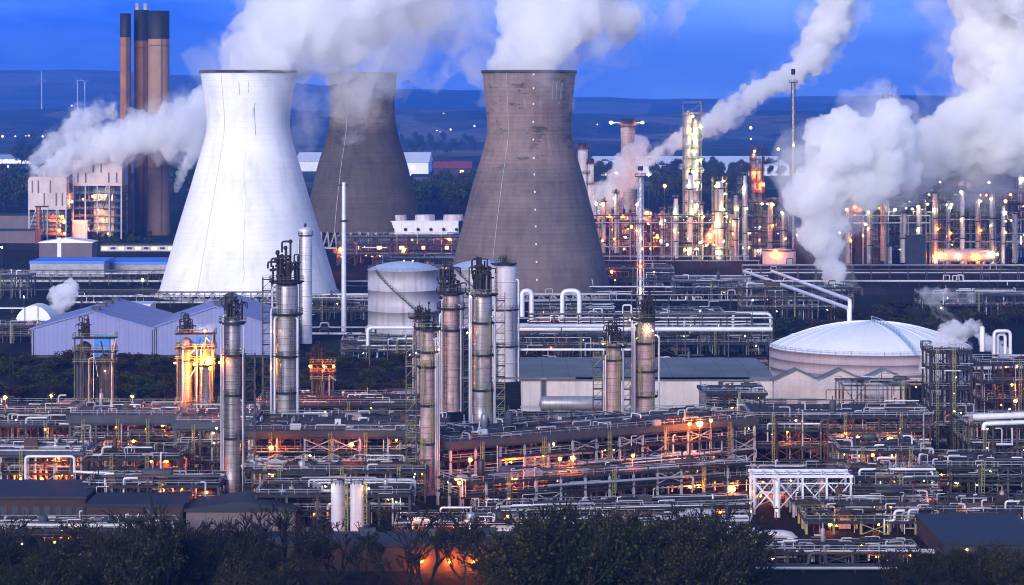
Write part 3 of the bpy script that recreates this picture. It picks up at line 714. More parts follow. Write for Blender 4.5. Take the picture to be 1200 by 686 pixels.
    if lamps:
        for i in range(int(nl*.8+.5)):
            z = rg.choice(levels)-rg.uniform(.7, 1.6); bulb(t, (rg.uniform(xs[0], xs[-1]), rg.uniform(ys[0]-.5, ys[0]+D*.3), z), 'o' if y0 < 690 and rg.random() < .12 else rg.choice(lamps), lr*rg.choice((.35, .5, .65, .9, 1.25)))
    return t

def rack(label, x0, x1, Y, z, npipe=6, seed=0, tiers=1, dy=4.5, bay=9, pm=('pipe_pale','pipe_white','pipe_dark','steel_grey','pipe_pale'), m='steel_grey', group=None, rz=0, truss=False, rmax=.42, loops=1, name='pipe_rack', tgap=2.4):
    """pipe rack: portal frames carrying parallel pipes"""
    rg = random.Random(seed); W = x1-x0
    t = thing(name, label, 'pipe rack', ((x0+x1)/2, Y, 0), rz, group); n = max(1, round(W/bay))
    for i in range(n+1):
        x = -W/2+W*i/n; mb = MB()
        for y in (-dy/2, dy/2): mb.b2(x-.18, x+.18, y-.18, y+.18, 0, z+tgap*(tiers-1)+.2)
        for k in range(tiers): mb.bar((x, -dy/2-.4, z+tgap*k-.2), (x, dy/2+.4, z+tgap*k-.2), .34, .4)
        if i % 3 == 0: mb.bar((x, -dy/2, 0), (x, dy/2, z-.4), .16)
        mb.build('portal_frame', m, t)
    if truss:
        for y in (-dy/2-.3, dy/2+.3):
            mb = MB(); zb, zt = z-.1, z+tgap*(tiers-1)+1.9
            for q in (zb, zt): mb.bar((-W/2, y, q), (W/2, y, q), .26)
            k = max(2, int(W/3.2))
            for i in range(k):
                a = -W/2+W*i/k; b = -W/2+W*(i+1)/k
                mb.bar((a, y, zb if i % 2 else zt), (b, y, zt if i % 2 else zb), .18); mb.bar((a, y+.19, zb), (a, y+.19, zt), .16)
            mb.build('side_truss', m, t)
    for k in range(tiers):
        for i in range(npipe):
            y = -dy/2+.3+(dy-.6)*(i+.5)/npipe; r = rg.uniform(.12, min(rmax, dy/npipe*.42)); zz = z+tgap*k+r
            a, b = -W/2+rg.uniform(-1, W*.12)*(rg.random() < .4), W/2-rg.uniform(-1, W*.15)*(rg.random() < .4)
            pts = [(a, y, zz), (b, y, zz)]
            if loops and rg.random() < .25*loops and W > 20:
                c = rg.uniform(a+5, b-8); hgt = rg.uniform(1.5, 3.2); pts = [(a, y, zz), (c, y, zz), (c, y, zz+hgt), (c+3, y, zz+hgt), (c+3, y, zz), (b, y, zz)]
            if rg.random() < .25: pts = pts+[(b, y, max(.2, zz-rg.uniform(2, z)))]
            mb = MB(); mb.tube(pts, r, 8); mb.build('pipe', rg.choice(pm), t)
    return t

def pipeline(label, pts, r, m='pipe_white', sup=12, n=10, gr=None):
    """one big overhead line on its own stanchions; pts are world points"""
    o = Vector((pts[0][0], pts[0][1], 0)); t = thing('pipeline', label, 'pipeline', o, 0, gr)
    mb = MB(); mb.tube([Vector(p)-o for p in pts], r, n); mb.build('pipe', m, t)
    for a, b in zip(pts, pts[1:]):
        a = Vector(a)-o; b = Vector(b)-o
        if abs(a.z-b.z) > 2 or (b-a).length < 4: continue
        k = max(1, int((b-a).length/sup))
        for i in range(k+1):
            p = a.lerp(b, (i+.02)/(k+.04))
            if p.z-r > .5: q = MB(); q.b2(p.x-.16, p.x+.16, p.y-.16, p.y+.16, 0, p.z-r); q.b2(p.x-.4, p.x+.4, p.y-.4, p.y+.4, 0, .25); q.build('stanchion', 'steel_grey', t)
    return t

def pole_lamp(px, py, Y, kind, label, r=.32, group=None, arm=.9, thick=.09):
    p = P(px, py, Y); t = thing('street_lamp', label, 'street lamp', (p.x, p.y, 0), 0, group)
    mb = MB(); mb.cyl((0, .35, 0), (0, .35, p.z+.7), thick*1.6, 6, thick); mb.bar((0, .35, p.z+.6), (0, -.3, p.z+.6), thick); mb.build('pole', 'steel_grey', t)
    mb = MB(); mb.b2(-.35, .35, -.5, .3, p.z+r*.7, p.z+r*.7+.2); mb.build('lamp_head', 'steel_grey', t)
    bulb(t, (0, -.1, p.z), kind, r); return t

def gable(label, x0, x1, y0, y1, eave, ridge, name='warehouse', cat='warehouse', wall='clad_blue', roof='roof_dark', axis='y', bays=1, doors=(), rz=0, group=None, over=.6, wins=()):
    """gabled shed. axis 'y': the gable end faces the camera; doors = (x, w, h, material)"""
    t = thing(name, label, cat, ((x0+x1)/2, y0, 0), rz, group); W = x1-x0; D = y1-y0; bw = W/bays
    mb = MB()
    if axis == 'y':
        pl = [(-W/2, 0), (W/2, 0), (W/2, eave)]
        for i in range(bays-1, -1, -1):
            pl.append((-W/2+bw*(i+.5), ridge)); pl.append((-W/2+bw*i, eave))
        mb.yprism(pl, 0, D); mb.build('wall', wall, t)
        for i in range(bays):
            a = -W/2+bw*i; c = a+bw/2; b = a+bw; sl = (ridge-eave)/(bw/2); e = over if i == 0 else .02; f = over if i == bays-1 else .02
            mb = MB()
            mb.yprism([(a-e, eave-sl*e+.02), (c, ridge+.02), (b+f, eave-sl*f+.02), (b+f, eave-sl*f+.4), (c, ridge+.42), (a-e, eave-sl*e+.4)], -.5, D+.5)
            mb.build('roof', roof, t)
    else:
        mb.xprism([(0, 0), (D, 0), (D, eave), (D/2, ridge), (0, eave)], -W/2, W/2); mb.build('wall', wall, t)
        sl = (ridge-eave)/(D/2); mb = MB()
        mb.xprism([(-over, eave-sl*over+.02), (D/2, ridge+.02), (D+over, eave-sl*over+.02), (D+over, eave-sl*over+.35), (D/2, ridge+.37), (-over, eave-sl*over+.35)], -W/2-over, W/2+over); mb.build('roof', roof, t)
    if axis == 'y' and bays == 1:
        for sgn in (-1, 1): mb = MB(); mb.b2(sgn*(W/2-.6)-.12, sgn*(W/2-.6)+.12, -.3, -.003, 0, eave-.3); mb.build('downpipe', 'steel_grey', t)
        for k in range(4): mb = MB(); y = D*(k+.5)/4; mb.b2(-1.2, 1.2, y-1.6, y+1.6, ridge+.1, ridge+1.1); mb.b2(-1.6, 1.6, y-1.8, y+1.8, ridge+1.1, ridge+1.25); mb.build('ridge_vent', 'steel_grey', t)
        mb = MB(); mb.b2(-W/2+.1, W/2-.1, -.08, -.003, .0, 1.0); mb.build('plinth', 'deck_concrete', t)
    for (dx, dw, dh, dm) in doors:
        mb = MB(); mb.b2(dx-dw/2, dx+dw/2, -.18, -.083, 0, dh); d = mb.build('door', dm, t)
        mb = MB(); mb.b2(dx-dw/2-.3, dx-dw/2, -.2, -.003, 0, dh+.3); mb.b2(dx+dw/2, dx+dw/2+.3, -.2, -.003, 0, dh+.3); mb.b2(dx-dw/2, dx+dw/2, -.2, -.003, dh, dh+.3); mb.build('door_frame', 'steel_pale', d)
    for (wx, wz, ww, wh, wm) in wins:
        mb = MB(); mb.b2(wx-ww/2, wx+ww/2, -.1, -.003, wz, wz+wh); mb.build('window', wm, t)
    return t

def tank(label, cx, Y, wpx, ptop, peak, wall='tank_pale', roofm='tank_roof', rib=0, name='storage_tank', stair=True, lad=True, rails=True, z0=0):
    s = S(Y); r = wpx*s/2; h = Z(ptop, Y-r); hp = peak
    t = thing(name, label, 'storage tank', (X(cx, Y), Y, z0), 0, None)
    mb = MB(); mb.lathe([(r+.25, 0), (r+.25, .3), (r, .3), (r, h*.34), (r+.06, h*.34), (r+.06, h*.35), (r, h*.35), (r, h*.67), (r+.06, h*.67), (r+.06, h*.68), (r, h*.68), (r, h-.3), (r+.2, h-.3), (r+.2, h)], n=64); mb.build('wall', wall, t)
    mb = MB(); R_ = (r*r+hp*hp)/(2*hp); pr = []
    for k in range(13):
        q = r*(1-k/12); pr.append((max(q, .01), h+.004+math.sqrt(max(0, R_*R_-q*q))-(R_-hp)))
    mb.lathe(pr, n=64); rf = mb.build('roof', roofm, t)
    def rz_(q): return h+math.sqrt(max(0, R_*R_-q*q))-(R_-hp)
    if rib:
        for i in range(rib):
            a = 2*PI*i/rib; mb = MB(); pts = [(math.cos(a)*r*(1-k/8*.97), math.sin(a)*r*(1-k/8*.97), rz_(r*(1-k/8*.97))+.05) for k in range(9)]
            for p, q in zip(pts, pts[1:]): mb.bar(p, q, .16, .12)
            mb.build('roof_rib', roofm, rf)
    if rails:
        mb = MB(); rail(mb, [(math.cos(2*PI*j/40)*(r-.05), math.sin(2*PI*j/40)*(r-.05), h) for j in range(40)], 1.1, .08, True, gap=1.8); mb.build('handrail', 'steel_pale', t)
    if stair:
        mb = MB(); n = 26; a0 = -PI*.18
        for j in range(n):
            a = a0-j*.035*28/max(r, 10); z = h*j/n
            p = (math.cos(a)*(r+.6), math.sin(a)*(r+.6), z+h/n); mb.box(p, (1.1, 1.1, .12), a)
            if j: mb.bar(q+Vector((0, 0, 1)), Vector(p)+Vector((0, 0, 1)), .1); mb.bar(q, Vector(p), .22)
            q = Vector(p)
        mb.build('spiral_stair', 'steel_grey', t)
    return t, r, h, rz_
# ---------------------------------------------------------------- chimneys and boiler house (left, behind)
YC = 1760; sC = S(YC)
def chimney(label, cx, wpx, ptop, pband, Y, m, flues=()):
    s = S(Y); r = wpx*s/2; h = Z(ptop, Y); hb = Z(pband, Y)
    t = thing('chimney', label, 'chimney', (X(cx, Y), Y, 0), 0, 'tall chimneys behind the white tower')
    mb = MB(); mb.lathe([(r*1.06, 0), (r*1.03, h*.2), (r, h*.5), (r, hb)], n=40); mb.build('shaft', m, t)
    mb = MB(); mb.lathe([(r+.02, hb), (r+.02, h), (r-1, h), (r-1, h-3), (.01, h-3)], n=40); mb.build('black_band', 'black_paint', t)
    for z in (hb-4, h*.55, h*.3):
        mb = MB(); mb.lathe([(r, z-.4), (r+.5, z-.4), (r+.5, z), (r, z)], n=40); mb.build('collar', m, t)
    mb = MB(); a = -PI*.38; ladder(mb, (math.cos(a)*(r+.5), math.sin(a)*(r+.5)), 0, h, (math.cos(a), math.sin(a)), cage=False); mb.build('ladder', 'steel', t)
    for dx, dy, rr, top in flues:
        mb = MB(); mb.lathe([(rr, h-2.9), (rr, Z(top, Y)), (rr*.85, Z(top, Y)), (rr*.85, h-2)], (dx, dy, 0), 14); mb.build('flue_tip', 'galv', t)
    return t
chimney('slimmest rusty chimney with a black top standing apart at far left', 147, 12.5, 16, 44, YC, 'stack_rust')
chimney('middle rusty chimney with two silver flue tips above its black top', 166, 18, 12, 48, YC+14, 'stack_rust', [(-2.7, 0, 1.6, 4), (2.7, 0, 1.6, 4)])
chimney('widest tan brown chimney with black top nearest the white tower', 186, 25, 13, 46, YC-6, 'stack_tan')

def boiler_house(label, x0, x1, ptop, pclad, pbase, Y, D, lit, seed):
    s = S(Y); W = (x1-x0)*s; t = thing('boiler_house', label, 'power plant building', (X((x0+x1)/2, Y), Y, 0), 0, 'pink clad boiler houses'); rg = random.Random(seed)
    zc = Z(pclad, Y); zt = Z(ptop, Y)
    mb = MB(); n = 8; pl = [(-W/2, zc), (W/2, zc), (W/2, zt-2.2)] + [(W/2-1.2*k/3, zt-2.2+2*math.sin(k/3*PI/2)) for k in range(1, 4)] + [(-W/2+1.2-1.2*k/3, zt-.2-2*(1-math.cos(k/3*PI/2))) for k in range(0, 4)]
    mb.yprism(pl, 0, D); mb.build('clad_box', 'clad_pink', t)
    for i in range(6):
        mb = MB(); x = -W/2+W*(i+.7)/6.4; z = zc+(zt-zc)*rg.choice((.12, .5)); mb.b2(x-.5, x+.5, -.1, -.003, z, z+(zt-zc)*.38); mb.build('louvre_strip', 'clad_mauve', t)
    for x in [-W/2+.5+(W-1)*i/4 for i in range(5)]:
        for y in (.5, D-.5): mb = MB(); mb.b2(x-.45, x+.45, y-.45, y+.45, 0, zc); mb.build('post', 'steel_pale', t)
    nl = 7
    for k in range(1, nl):
        z = zc*k/nl; mb = MB(); mb.b2(-W/2, W/2, .1, D, z-.3, z)
        f = mb.build('floor', 'steel_grey', t); mb = MB(); rail(mb, [(-W/2, .15, z), (W/2, .15, z)], 1.2, .12, gap=3); mb.build('handrail', 'rail_yellow', f)
    mb = MB(); mb.b2(-W*.12, W*.3, D*.35, D*.9, 1, zc-1); mb.build('boiler_casing', 'clad_cream', t)
    mb = MB(); mb.b2(-W/2, -W*.2, -.6, D*.5, 0, zc*.36); mb.build('lean_to', 'clad_cream', t)
    for i in range(9):
        mb = MB(); x = rg.uniform(-W*.45, W*.45); z = rg.uniform(2, zc*.8); mb.tube([(x, .9, z), (x+rg.uniform(-4, 4), .9, z), (x+rg.uniform(-4, 4), .9, zc)], rg.uniform(.2, .5), 6); mb.build('pipe', rg.choice(('pipe_pale', 'pipe_rust')), t)
    for fx, fz, k, r in lit: bulb(t, (W*fx, 1.6, zc*fz), k, r)
    for i in range(3): mb = MB(); x = -W*.35+i*W*.14; mb.cyl((x, D*.4, zt-.4), (x, D*.4, zt+1.7), .8, 10, .6); mb.build('roof_vent', 'steel', t)
    return t
boiler_house('taller pink clad boiler house on open steel legs, glowing inside, beside the chimneys', 85, 143, 187, 218, 276, 1700, 26, [(-.1,.8,'w',1.0),(.15,.82,'w',.9),(.25,.8,'c',.8),(0,.55,'w',.9),(.1,.36,'w',.7),(0,.2,'w',.8),(.2,.1,'w',.6),(-.3,.75,'o',.6),(-.52,.7,'w',.8)], 3)
boiler_house('lower pink boiler house with a round shouldered roof at the far left', 33, 78, 207, 246, 280, 1690, 24, [(.38,.75,'f',1.1),(.42,.6,'o',1.2),(.3,.3,'f',.9),(.44,.2,'f',.8)], 5)
# red lattice mast in front
def lattice(mb, x, y, z0, z1, w0, w1, seg, bw, mi=0):
    for i in range(seg):
        a = z0+(z1-z0)*i/seg; b = z0+(z1-z0)*(i+1)/seg; wa = w0+(w1-w0)*i/seg; wb = w0+(w1-w0)*(i+1)/seg
        ca = [(x-wa, y-wa, a), (x+wa, y-wa, a), (x+wa, y+wa, a), (x-wa, y+wa, a)]; cb = [(x-wb, y-wb, b), (x+wb, y-wb, b), (x+wb, y+wb, b), (x-wb, y+wb, b)]
        for k in range(4):
            mb.bar(ca[k], cb[k], bw, mi=mi); mb.bar(cb[k], cb[(k+1) % 4], bw*.7, mi=mi); mb.bar(ca[k], cb[(k+1) % 4], bw*.6, mi=mi)
t = thing('lattice_mast', 'red lattice mast with a small platform before the pink boiler house', 'mast', (X(45, 1640), 1640, 0))
mb = MB(); lattice(mb, 0, 0, 0, Z(243, 1640), 1.3, 1.0, 12, .5); mb.build('mast', 'steel_red', t)
mb = MB(); mb.b2(-2, 6, -1.5, 1.5, Z(243, 1640), Z(243, 1640)+.8); mb.build('platform', 'steel', t)

# low buildings between
def block(label, x0, x1, ptop, Y, D, wall, roof, name='plant_building', cat='building', wins=0, wm='window_lit', flat=True, rise=0, doors=(), group=None, par=.4, zb=0):
    s = S(Y); W = (x1-x0)*s; h = Z(ptop, Y); t = thing(name, label, cat, (X((x0+x1)/2, Y), Y, 0), 0, group)
    mb = MB(); mb.b2(-W/2, W/2, 0, D, zb, h); mb.build('wall', wall, t)
    mb = MB()
    if rise: mb.yprism([(-W/2-.5, h+.004), (W/2+.5, h+.004), (W/2+.5, h+.5), (0, h+rise), (-W/2-.5, h+.5)], -.4, D+.4)
    else: mb.b2(-W/2-.3, W/2+.3, -.3, D+.3, h+.004, h+par)
    mb.build('roof', roof, t)
    for i in range(wins):
        mb = MB(); x = -W/2+W*(i+.5)/wins; w = min(2.2, W/wins*.3); mb.b2(x-w, x+w, -.1, -.003, h*.35, h*.72); mb.build('window', wm if isinstance(wm, str) else wm[i % len(wm)], t)
    for dx, dw, dh, dm in doors: mb = MB(); mb.b2(dx-dw/2, dx+dw/2, -.12, -.003, 0, dh); mb.build('door', dm, t)
    return t
block('mauve brown block with a shallow pale roof and a white door strip', 46, 108, 285, 1480, 18, 'clad_mauve', 'pipe_white', rise=2.6, doors=[(-3.6, 2.2, 12, 'white')])
block('long brown hall with a row of roof vents at the far left edge', -60, 42, 253, 1760, 30, 'clad_mauve', 'steel')
block('plain mauve wall building low at the far left edge', -60, 41, 271, 1650, 24, 'clad_mauve', 'roof_dark')
block('long low orange lit workshop behind the blue roofs', 118, 205, 288, 1560, 16, 'clad_cream', 'deck_concrete', wins=9, wm=('window_lit','window_dark','window_lit','window_dark'))
block('bright blue flat roofed shed below the mauve block', 35, 122, 309, 1330, 34, 'steel_pale', 'roof_blue', par=1.2)
block('second bright blue roofed shed reaching the foot of the white tower', 124, 200, 310, 1350, 40, 'steel_pale', 'roof_blue', par=1.2)
block('long orange lit workshop with a green planted roof below the dark tower', 405, 545, 282, 1530, 14, 'brick_red', 'roof_green', wins=16, wm=('window_dark','window_lit','window_dark'))
t = block('white cooling unit with a row of fan intakes between the brown towers', 454, 537, 260, 1590, 16, 'white', 'white')
for i in range(3):
    mb = MB(); x = -16+i*17; mb.cyl((x, 8, Z(260, 1590)+.4), (x, 8, Z(252.5, 1590)), 6.2, 24, 5.8); mb.build('fan_cowl', 'tank_pale', t)
for i in range(6):
    mb = MB(); x = -18+i*7.6; mb.cyl((x, -.9, Z(269, 1590)), (x, -.002, Z(269, 1590)), 1.0, 10); mb.build('intake_hood', 'steel', t)
sframe('warm lit pipe structure spread below the dark tower', X(395, 1420), X(540, 1420), 1420, 1450, [6, 11, 15], 9, 8, 21, equip=.8, pipes=26, lamps='ofwc', nl=12, lr=.5, m='steel_rust')
sframe('low steel structure beside the brown tower foot at centre', X(440, 1330), X(545, 1330), 1330, 1350, [5, 9], 9, 9, 22, equip=.8, pipes=18, lamps='wc', nl=4, lr=.45)
pole_lamp(400, 293, 1360, 'o', 'strong orange street lamp glowing beside the slim grey mast', 1.0)
pole_lamp(473, 293, 1400, 'o', 'orange street lamp in front of the long workshop', .8)
pole_lamp(486, 300, 1380, 'o', 'smaller orange street lamp just right of the workshop lamp', .4)

# slim mast and the pale blunt column before the white tower
t = thing('floodlight_mast', 'slim grey mast with a small crosshead standing between the towers', 'mast', (X(403, 1010), 1010, 0))
mb = MB(); h = Z(214, 1010); mb.cyl((0, 0, 0), (0, 0, h), 1.0, 12, .75); mb.build('pole', 'pipe_white', t)
mb = MB(); mb.b2(-2, 2, -.5, .5, h-1.3, h-.7); mb.cyl((0, 0, h), (0, 0, h+2.4), .1, 5); mb.cyl((0, 0, Z(259, 1010)-.3), (0, 0, Z(259, 1010)+.3), 1.5, 12); mb.build('crosshead', 'steel', t)
column('pale blunt topped column rising before the white tower base', 358, 266, 412, 15.5, 960, 'lagging_pale', 31, plats=((.06, 1.15),), pipes=1, top=.3)
# wind turbines on the hill
for i, (px, pt, pb, Y, lb) in enumerate([(49,93,124,8200,'white wind turbine alone on the far left hillside'),(91,95,119,8800,'wind turbine closest to the chimneys, left of a close pair'),(99.5,97,119,8900,'wind turbine of a close pair, nearest the chimneys')]):
    if i == 1: lb = 'middle wind turbine of three on the hillside'
    if i == 2: lb = 'wind turbine on the hillside nearest to the chimneys'
    s = S(Y); h = Z(pt, Y); t = thing('wind_turbine', lb, 'wind turbine', (X(px, Y), Y, 0), 0, 'wind turbines on the hillside')
    mb = MB(); mb.cyl((0, 0, -2), (0, 0, h), 1.5, 10, 1.0); mb.build('mast', 'pipe_white', t)
    mb = MB(); mb.box((0, 0, h+1.5), (2.2, 7, 2.2)); mb.build('nacelle', 'pipe_white', t)
    for k in range(3):
        a = PI/2+k*2*PI/3+i*.5; mb = MB(); mb.bar((0, -5.5, h+1.5), (math.cos(a)*24, -5.5, h+1.5+math.sin(a)*24), .9, .5); mb.build('blade', 'pipe_white', t)

# ---------------------------------------------------------------- far sheds and houses on the plain
def far_shed(label, x0, x1, ptop, pbot, D, wall='dome_white', roof='tank_roof', rise=0, lit=0, Y=None):
    Y = Y or gy(pbot); s = S(Y); W = (x1-x0)*s; h = max(6, (pbot-ptop)*s); t = thing('distribution_shed', label, 'warehouse', (X((x0+x1)/2, Y), Y, 0))
    mb = MB(); mb.b2(-W/2, W/2, 0, D, 0, h*.55); mb.build('wall', wall, t)
    mb = MB(); mb.xprism([(-1, h*.55+.01), (D/2, h), (D+1, h*.55+.01)], -W/2-1, W/2+1); mb.build('roof', roof, t)
    for i in range(lit): mb = MB(); x = -W/2+W*(i+.5)/lit; mb.b2(x-2, x+2, -.3, -.05, h*.2, h*.4); mb.build('lit_door', 'window_lit', t)
    return t
far_shed('white distribution shed at the far left edge under the steam', -40, 36, 182, 192, 90, lit=9)
far_shed('pale blue roofed shed seen between white and dark tower', 346, 385, 180, 201, 160, 'pipe_white', 'dome_white')
far_shed('white shed with a bright gable beside the dark tower', 466, 502, 180, 204, 160, 'dome_white', 'dome_white', lit=1)
far_shed('long white roofed shed stretching behind the refinery columns', 700, 925, 186, 206, 300, 'dome_white', 'dome_white')
far_shed('red roofed hall on the plain between the two brown towers', 508, 552, 190, 206, 60, 'brick_red', 'red_roof' if 'red_roof' in M else 'steel_red', lit=2)
# ---------------------------------------------------------------- trees
def foliage_mat(name, a, b):
    m, nt, N, L = nodes(name); bs = N['Principled BSDF']; bs.inputs['Roughness'].default_value = .8; bs.inputs['Specular IOR Level'].default_value = .05
    g = N.new('ShaderNodeNewGeometry'); tc = N.new('ShaderNodeTexCoord'); n = N.new('ShaderNodeTexNoise'); n.inputs['Scale'].default_value = .5; n.inputs['Detail'].default_value = 3
    L.new(tc.outputs['Object'], n.inputs['Vector'])
    ad = N.new('ShaderNodeMath'); ad.operation = 'ADD'; L.new(n.outputs[0], ad.inputs[0]); L.new(g.outputs['Random Per Island'], ad.inputs[1])
    r = N.new('ShaderNodeMapRange'); r.inputs[1].default_value = .4; r.inputs[2].default_value = 1.5; L.new(ad.outputs[0], r.inputs[0])
    mx = N.new('ShaderNodeMix'); mx.data_type = 'RGBA'; mx.inputs[6].default_value = (*a, 1); mx.inputs[7].default_value = (*b, 1)
    L.new(r.outputs[0], mx.inputs[0]); L.new(mx.outputs[2], bs.inputs['Base Color']); return m
foliage_mat('leaf_olive', (.018,.018,.007), (.072,.066,.022))
foliage_mat('leaf_green', (.010,.016,.006), (.05,.07,.02))
foliage_mat('leaf_rust', (.018,.012,.008), (.045,.03,.014))
mat('bark', (.014,.012,.010), .9, 0, .3, .8)
def make_tree(h, seed, leaves, leafsz, lm, spread=.55, depth=5, trunkr=.16, stems=1, twig=.03, loc=(0, -400, 0), name='scrub_tree', cat='tree', label='', group=None):
    rg = random.Random(seed); t = thing(name, label, cat, loc, 0, group); mb = MB(); tips = []
    def grow(p, d, ln, r, k):
        q = p + d*ln*.5 + Vector((rg.gauss(0, .06), rg.gauss(0, .06), 0))*ln; e = q + (d+Vector((rg.gauss(0, .22), rg.gauss(0, .22), .12))).normalized()*ln*.5
        r2 = max(twig, r*.66); sides = 5 if r > .08 else 3
        mb.cyl(p, q, r, sides, (r+r2)/2, False); mb.cyl(q, e, (r+r2)/2, sides, r2, False)
        if k <= 2: tips.append((e, ln)); tips.append((q, ln))
        if k == 0: return
        for i in range(rg.choice((2, 3, 3)) if k > 1 else rg.choice((3, 4))):
            a = rg.uniform(0, 2*PI); tilt = rg.uniform(.25, spread+.35); v = (d + (Vector((math.cos(a), math.sin(a), rg.uniform(-.2, .35))))*tilt).normalized()
            st = q if (i and rg.random() < .5) else e
            grow(st, v, ln*rg.uniform(.62, .85), r2, k-1)
    for i in range(stems):
        a = 2*PI*i/max(1, stems)+rg.uniform(-.5, .5); off = .35 if stems > 1 else 0
        grow(Vector((math.cos(a)*off, math.sin(a)*off, 0)), Vector((math.cos(a)*off*.9, math.sin(a)*off*.9, 1)).normalized(), h*.27, trunkr, depth)
    kz = h/max(v[2] for v in mb.v); mb.v = [(x*kz, y*kz, z*kz) for x, y, z in mb.v]; tips = [(e*kz, ln*kz) for e, ln in tips]
    mb.build('trunk', 'bark', t)
    lf = MB()
    if leaves:
        for i in range(leaves):
            e, ln = rg.choice(tips); g = ln*.55
            c = e + Vector((rg.gauss(0, g), rg.gauss(0, g), rg.gauss(0, g*.8))); z = leafsz*rg.uniform(.5, 1.4)
            u = Vector((rg.gauss(0, 1), rg.gauss(0, 1), rg.gauss(0, 1))).normalized(); w_ = u.cross(Vector((rg.gauss(0, 1), rg.gauss(0, 1), rg.gauss(0, 1)))).normalized()
            lf.add([c-u*z, c+w_*z*.6, c+u*z, c-w_*z*.6], [(0, 1, 2, 3)])
        lf.build('crown', lm, t)
    return t
def scatter(protos, spots, group):
    used = set()
    for k, (x, y, z, sc) in enumerate(spots):
        p, labels = protos[k % len(protos)]
        if p.name not in used:
            used.add(p.name); p.location = (x, y, z); p.rotation_euler.z = rnd.uniform(0, 6.3); p.scale = (sc, sc, sc*rnd.uniform(.9, 1.1)); p['group'] = group
        else:
            copy_thing(p, (x, y, z), rnd.uniform(0, 6.3), None, group, (sc, sc, sc*rnd.uniform(.9, 1.1)))
r2 = random.Random(5)
# foreground: bare twiggy trees and leafy scrub at the foot of the hill
G1 = 'trees at the foot of the picture'
lb1 = 'nearly bare twiggy tree at the bottom in front of the works'
lb2 = 'dark leafy scrub tree at the bottom in front of the works'
lb3 = 'bushy dark green shrub tree at the bottom edge'
bare = [(make_tree(12, 41+i, 500, .12, 'leaf_olive', .55, 5, .20, 2, .05, label=lb1, group=G1), 0) for i in range(2)]
leafy = [(make_tree(10, 51+i, 3000, .14, 'leaf_olive', .7, 5, .17, 3, .05, label=lb2, group=G1), 0) for i in range(2)] + [(make_tree(9, 61, 3800, .13, 'leaf_green', .75, 5, .15, 3, .035, label=lb3, group=G1), 0)]
sp = []
def top_at(px, py, Y, hh): return (X(px, Y), Y, gz(X(px, Y), Y), max(.35, (Z(py, Y)-gz(X(px, Y), Y))/hh))
for px, py, Y in [(322,590,462),(352,598,455),(392,600,470),(300,606,445),(500,590,470),(548,602,466),(590,616,452),(712,606,455),(768,600,470),(806,590,466),(842,604,458),(868,598,474),(205,600,455),(240,604,462),(110,618,448),(40,630,452),(130,608,455),(160,596,460),(185,598,452),(620,606,460),(650,596,466),(680,600,455),(740,598,462),(790,596,470),(1090,634,455),(1150,630,460),(270,604,458),(436,622,466)]:
    sp.append(top_at(px, py, Y, 12.5))
for i in range(66):
    px = r2.uniform(-20, 1215); tp = 600 if px < 300 else (636 if px < 620 else (598 if px < 880 else 650))
    if 890 < px < 1040 or (300 < px < 610 and i % 6): continue
    sp.append(top_at(px, tp+(r2.uniform(-16, 30) if 290 < px < 620 else r2.uniform(-14, 38)), r2.uniform(435, 474), 12.5))
scatter(bare, sp, G1)
sp = []
tops = [(-20,660),(20,652),(60,650),(100,646),(140,636),(165,622),(190,618),(215,626),(250,640),(290,652),(590,684),(610,640),(640,612),(670,606),(700,610),(740,608),(780,618),(820,626),(860,640),(900,672),(960,690),(1010,700),(1050,672),(1090,648),(1120,640),(1160,640),(1200,648),(1230,650)]
for px, py in tops:
    for k in range(3 if 600 < px < 900 else 2):
        Y = r2.uniform(425, 470); sp.append(top_at(px+r2.uniform(-16, 16), py+r2.uniform(-4, 16)+k*9, Y, 9.0))
scatter(leafy, sp, G1)
# mid: belt of dark scrub between the near units and the sheds
G2 = 'dark scrub belt before the blue sheds'
s1 = [(make_tree(7, 71+i, 900, .42, ('leaf_olive', 'leaf_green', 'leaf_rust')[i], .85, 3, .2, 3, .06, name='bush', cat='bush', label=('olive bush in the dark belt before the sheds', 'dark green bush in the belt before the sheds', 'rusty brown bush in the belt before the sheds')[i], group=G2), 0) for i in range(3)]
sp = []
for i in range(240):
    px = r2.uniform(-20, 480); py = r2.uniform(424, 482); Y = gy(py); sp.append((X(px, Y), Y, 0, r2.uniform(.45, .95)))
for i in range(56):
    px = r2.uniform(900, 1215); py = r2.uniform(364, 392); Y = gy(py); sp.append((X(px, Y), Y, 0, r2.uniform(.6, 1.25)))
scatter(s1, sp, G2)
for o in C.objects:                       # wind-clipped low scrub
    if o.get('category') == 'bush': o.scale.z *= .62; o.scale.x *= 1.2; o.scale.y *= 1.2
G3 = 'dark trees standing on the plain'
s2 = [(make_tree(13, 81+i, 700, .9, ('leaf_green', 'leaf_olive')[i], .7, 3, .3, 1, .1, name='broadleaf_tree', label=('dark rounded tree in a wood on the plain', 'dark olive tree in a wood on the plain')[i], group=G3), 0) for i in range(2)]
sp = []
def wood(x0, x1, p0, p1, n, sc):
    for i in range(n):
        py = r2.uniform(p0, p1); Y = gy(py); sp.append((X(r2.uniform(x0, x1), Y), Y, 0, r2.uniform(.8, 1.25)*sc))
wood(480, 556, 230, 250, 38, 1.35); wood(-5, 78, 214, 246, 36, 1.3); wood(110, 200, 278, 290, 26, .35); wood(415, 540, 276, 284, 26, .3)
wood(765, 812, 215, 240, 18, 1.3); wood(815, 872, 210, 240, 24, 1.3); wood(700, 930, 203, 214, 40, 1.1); wood(690, 730, 205, 215, 8, 1.2); wood(880, 1010, 175, 210, 26, 1.2); wood(470, 560, 168, 185, 16, 1.4); wood(200, 235, 200, 235, 14, 1.3); wood(-10, 140, 165, 200, 24, 1.5)
scatter(s2, sp, G3)
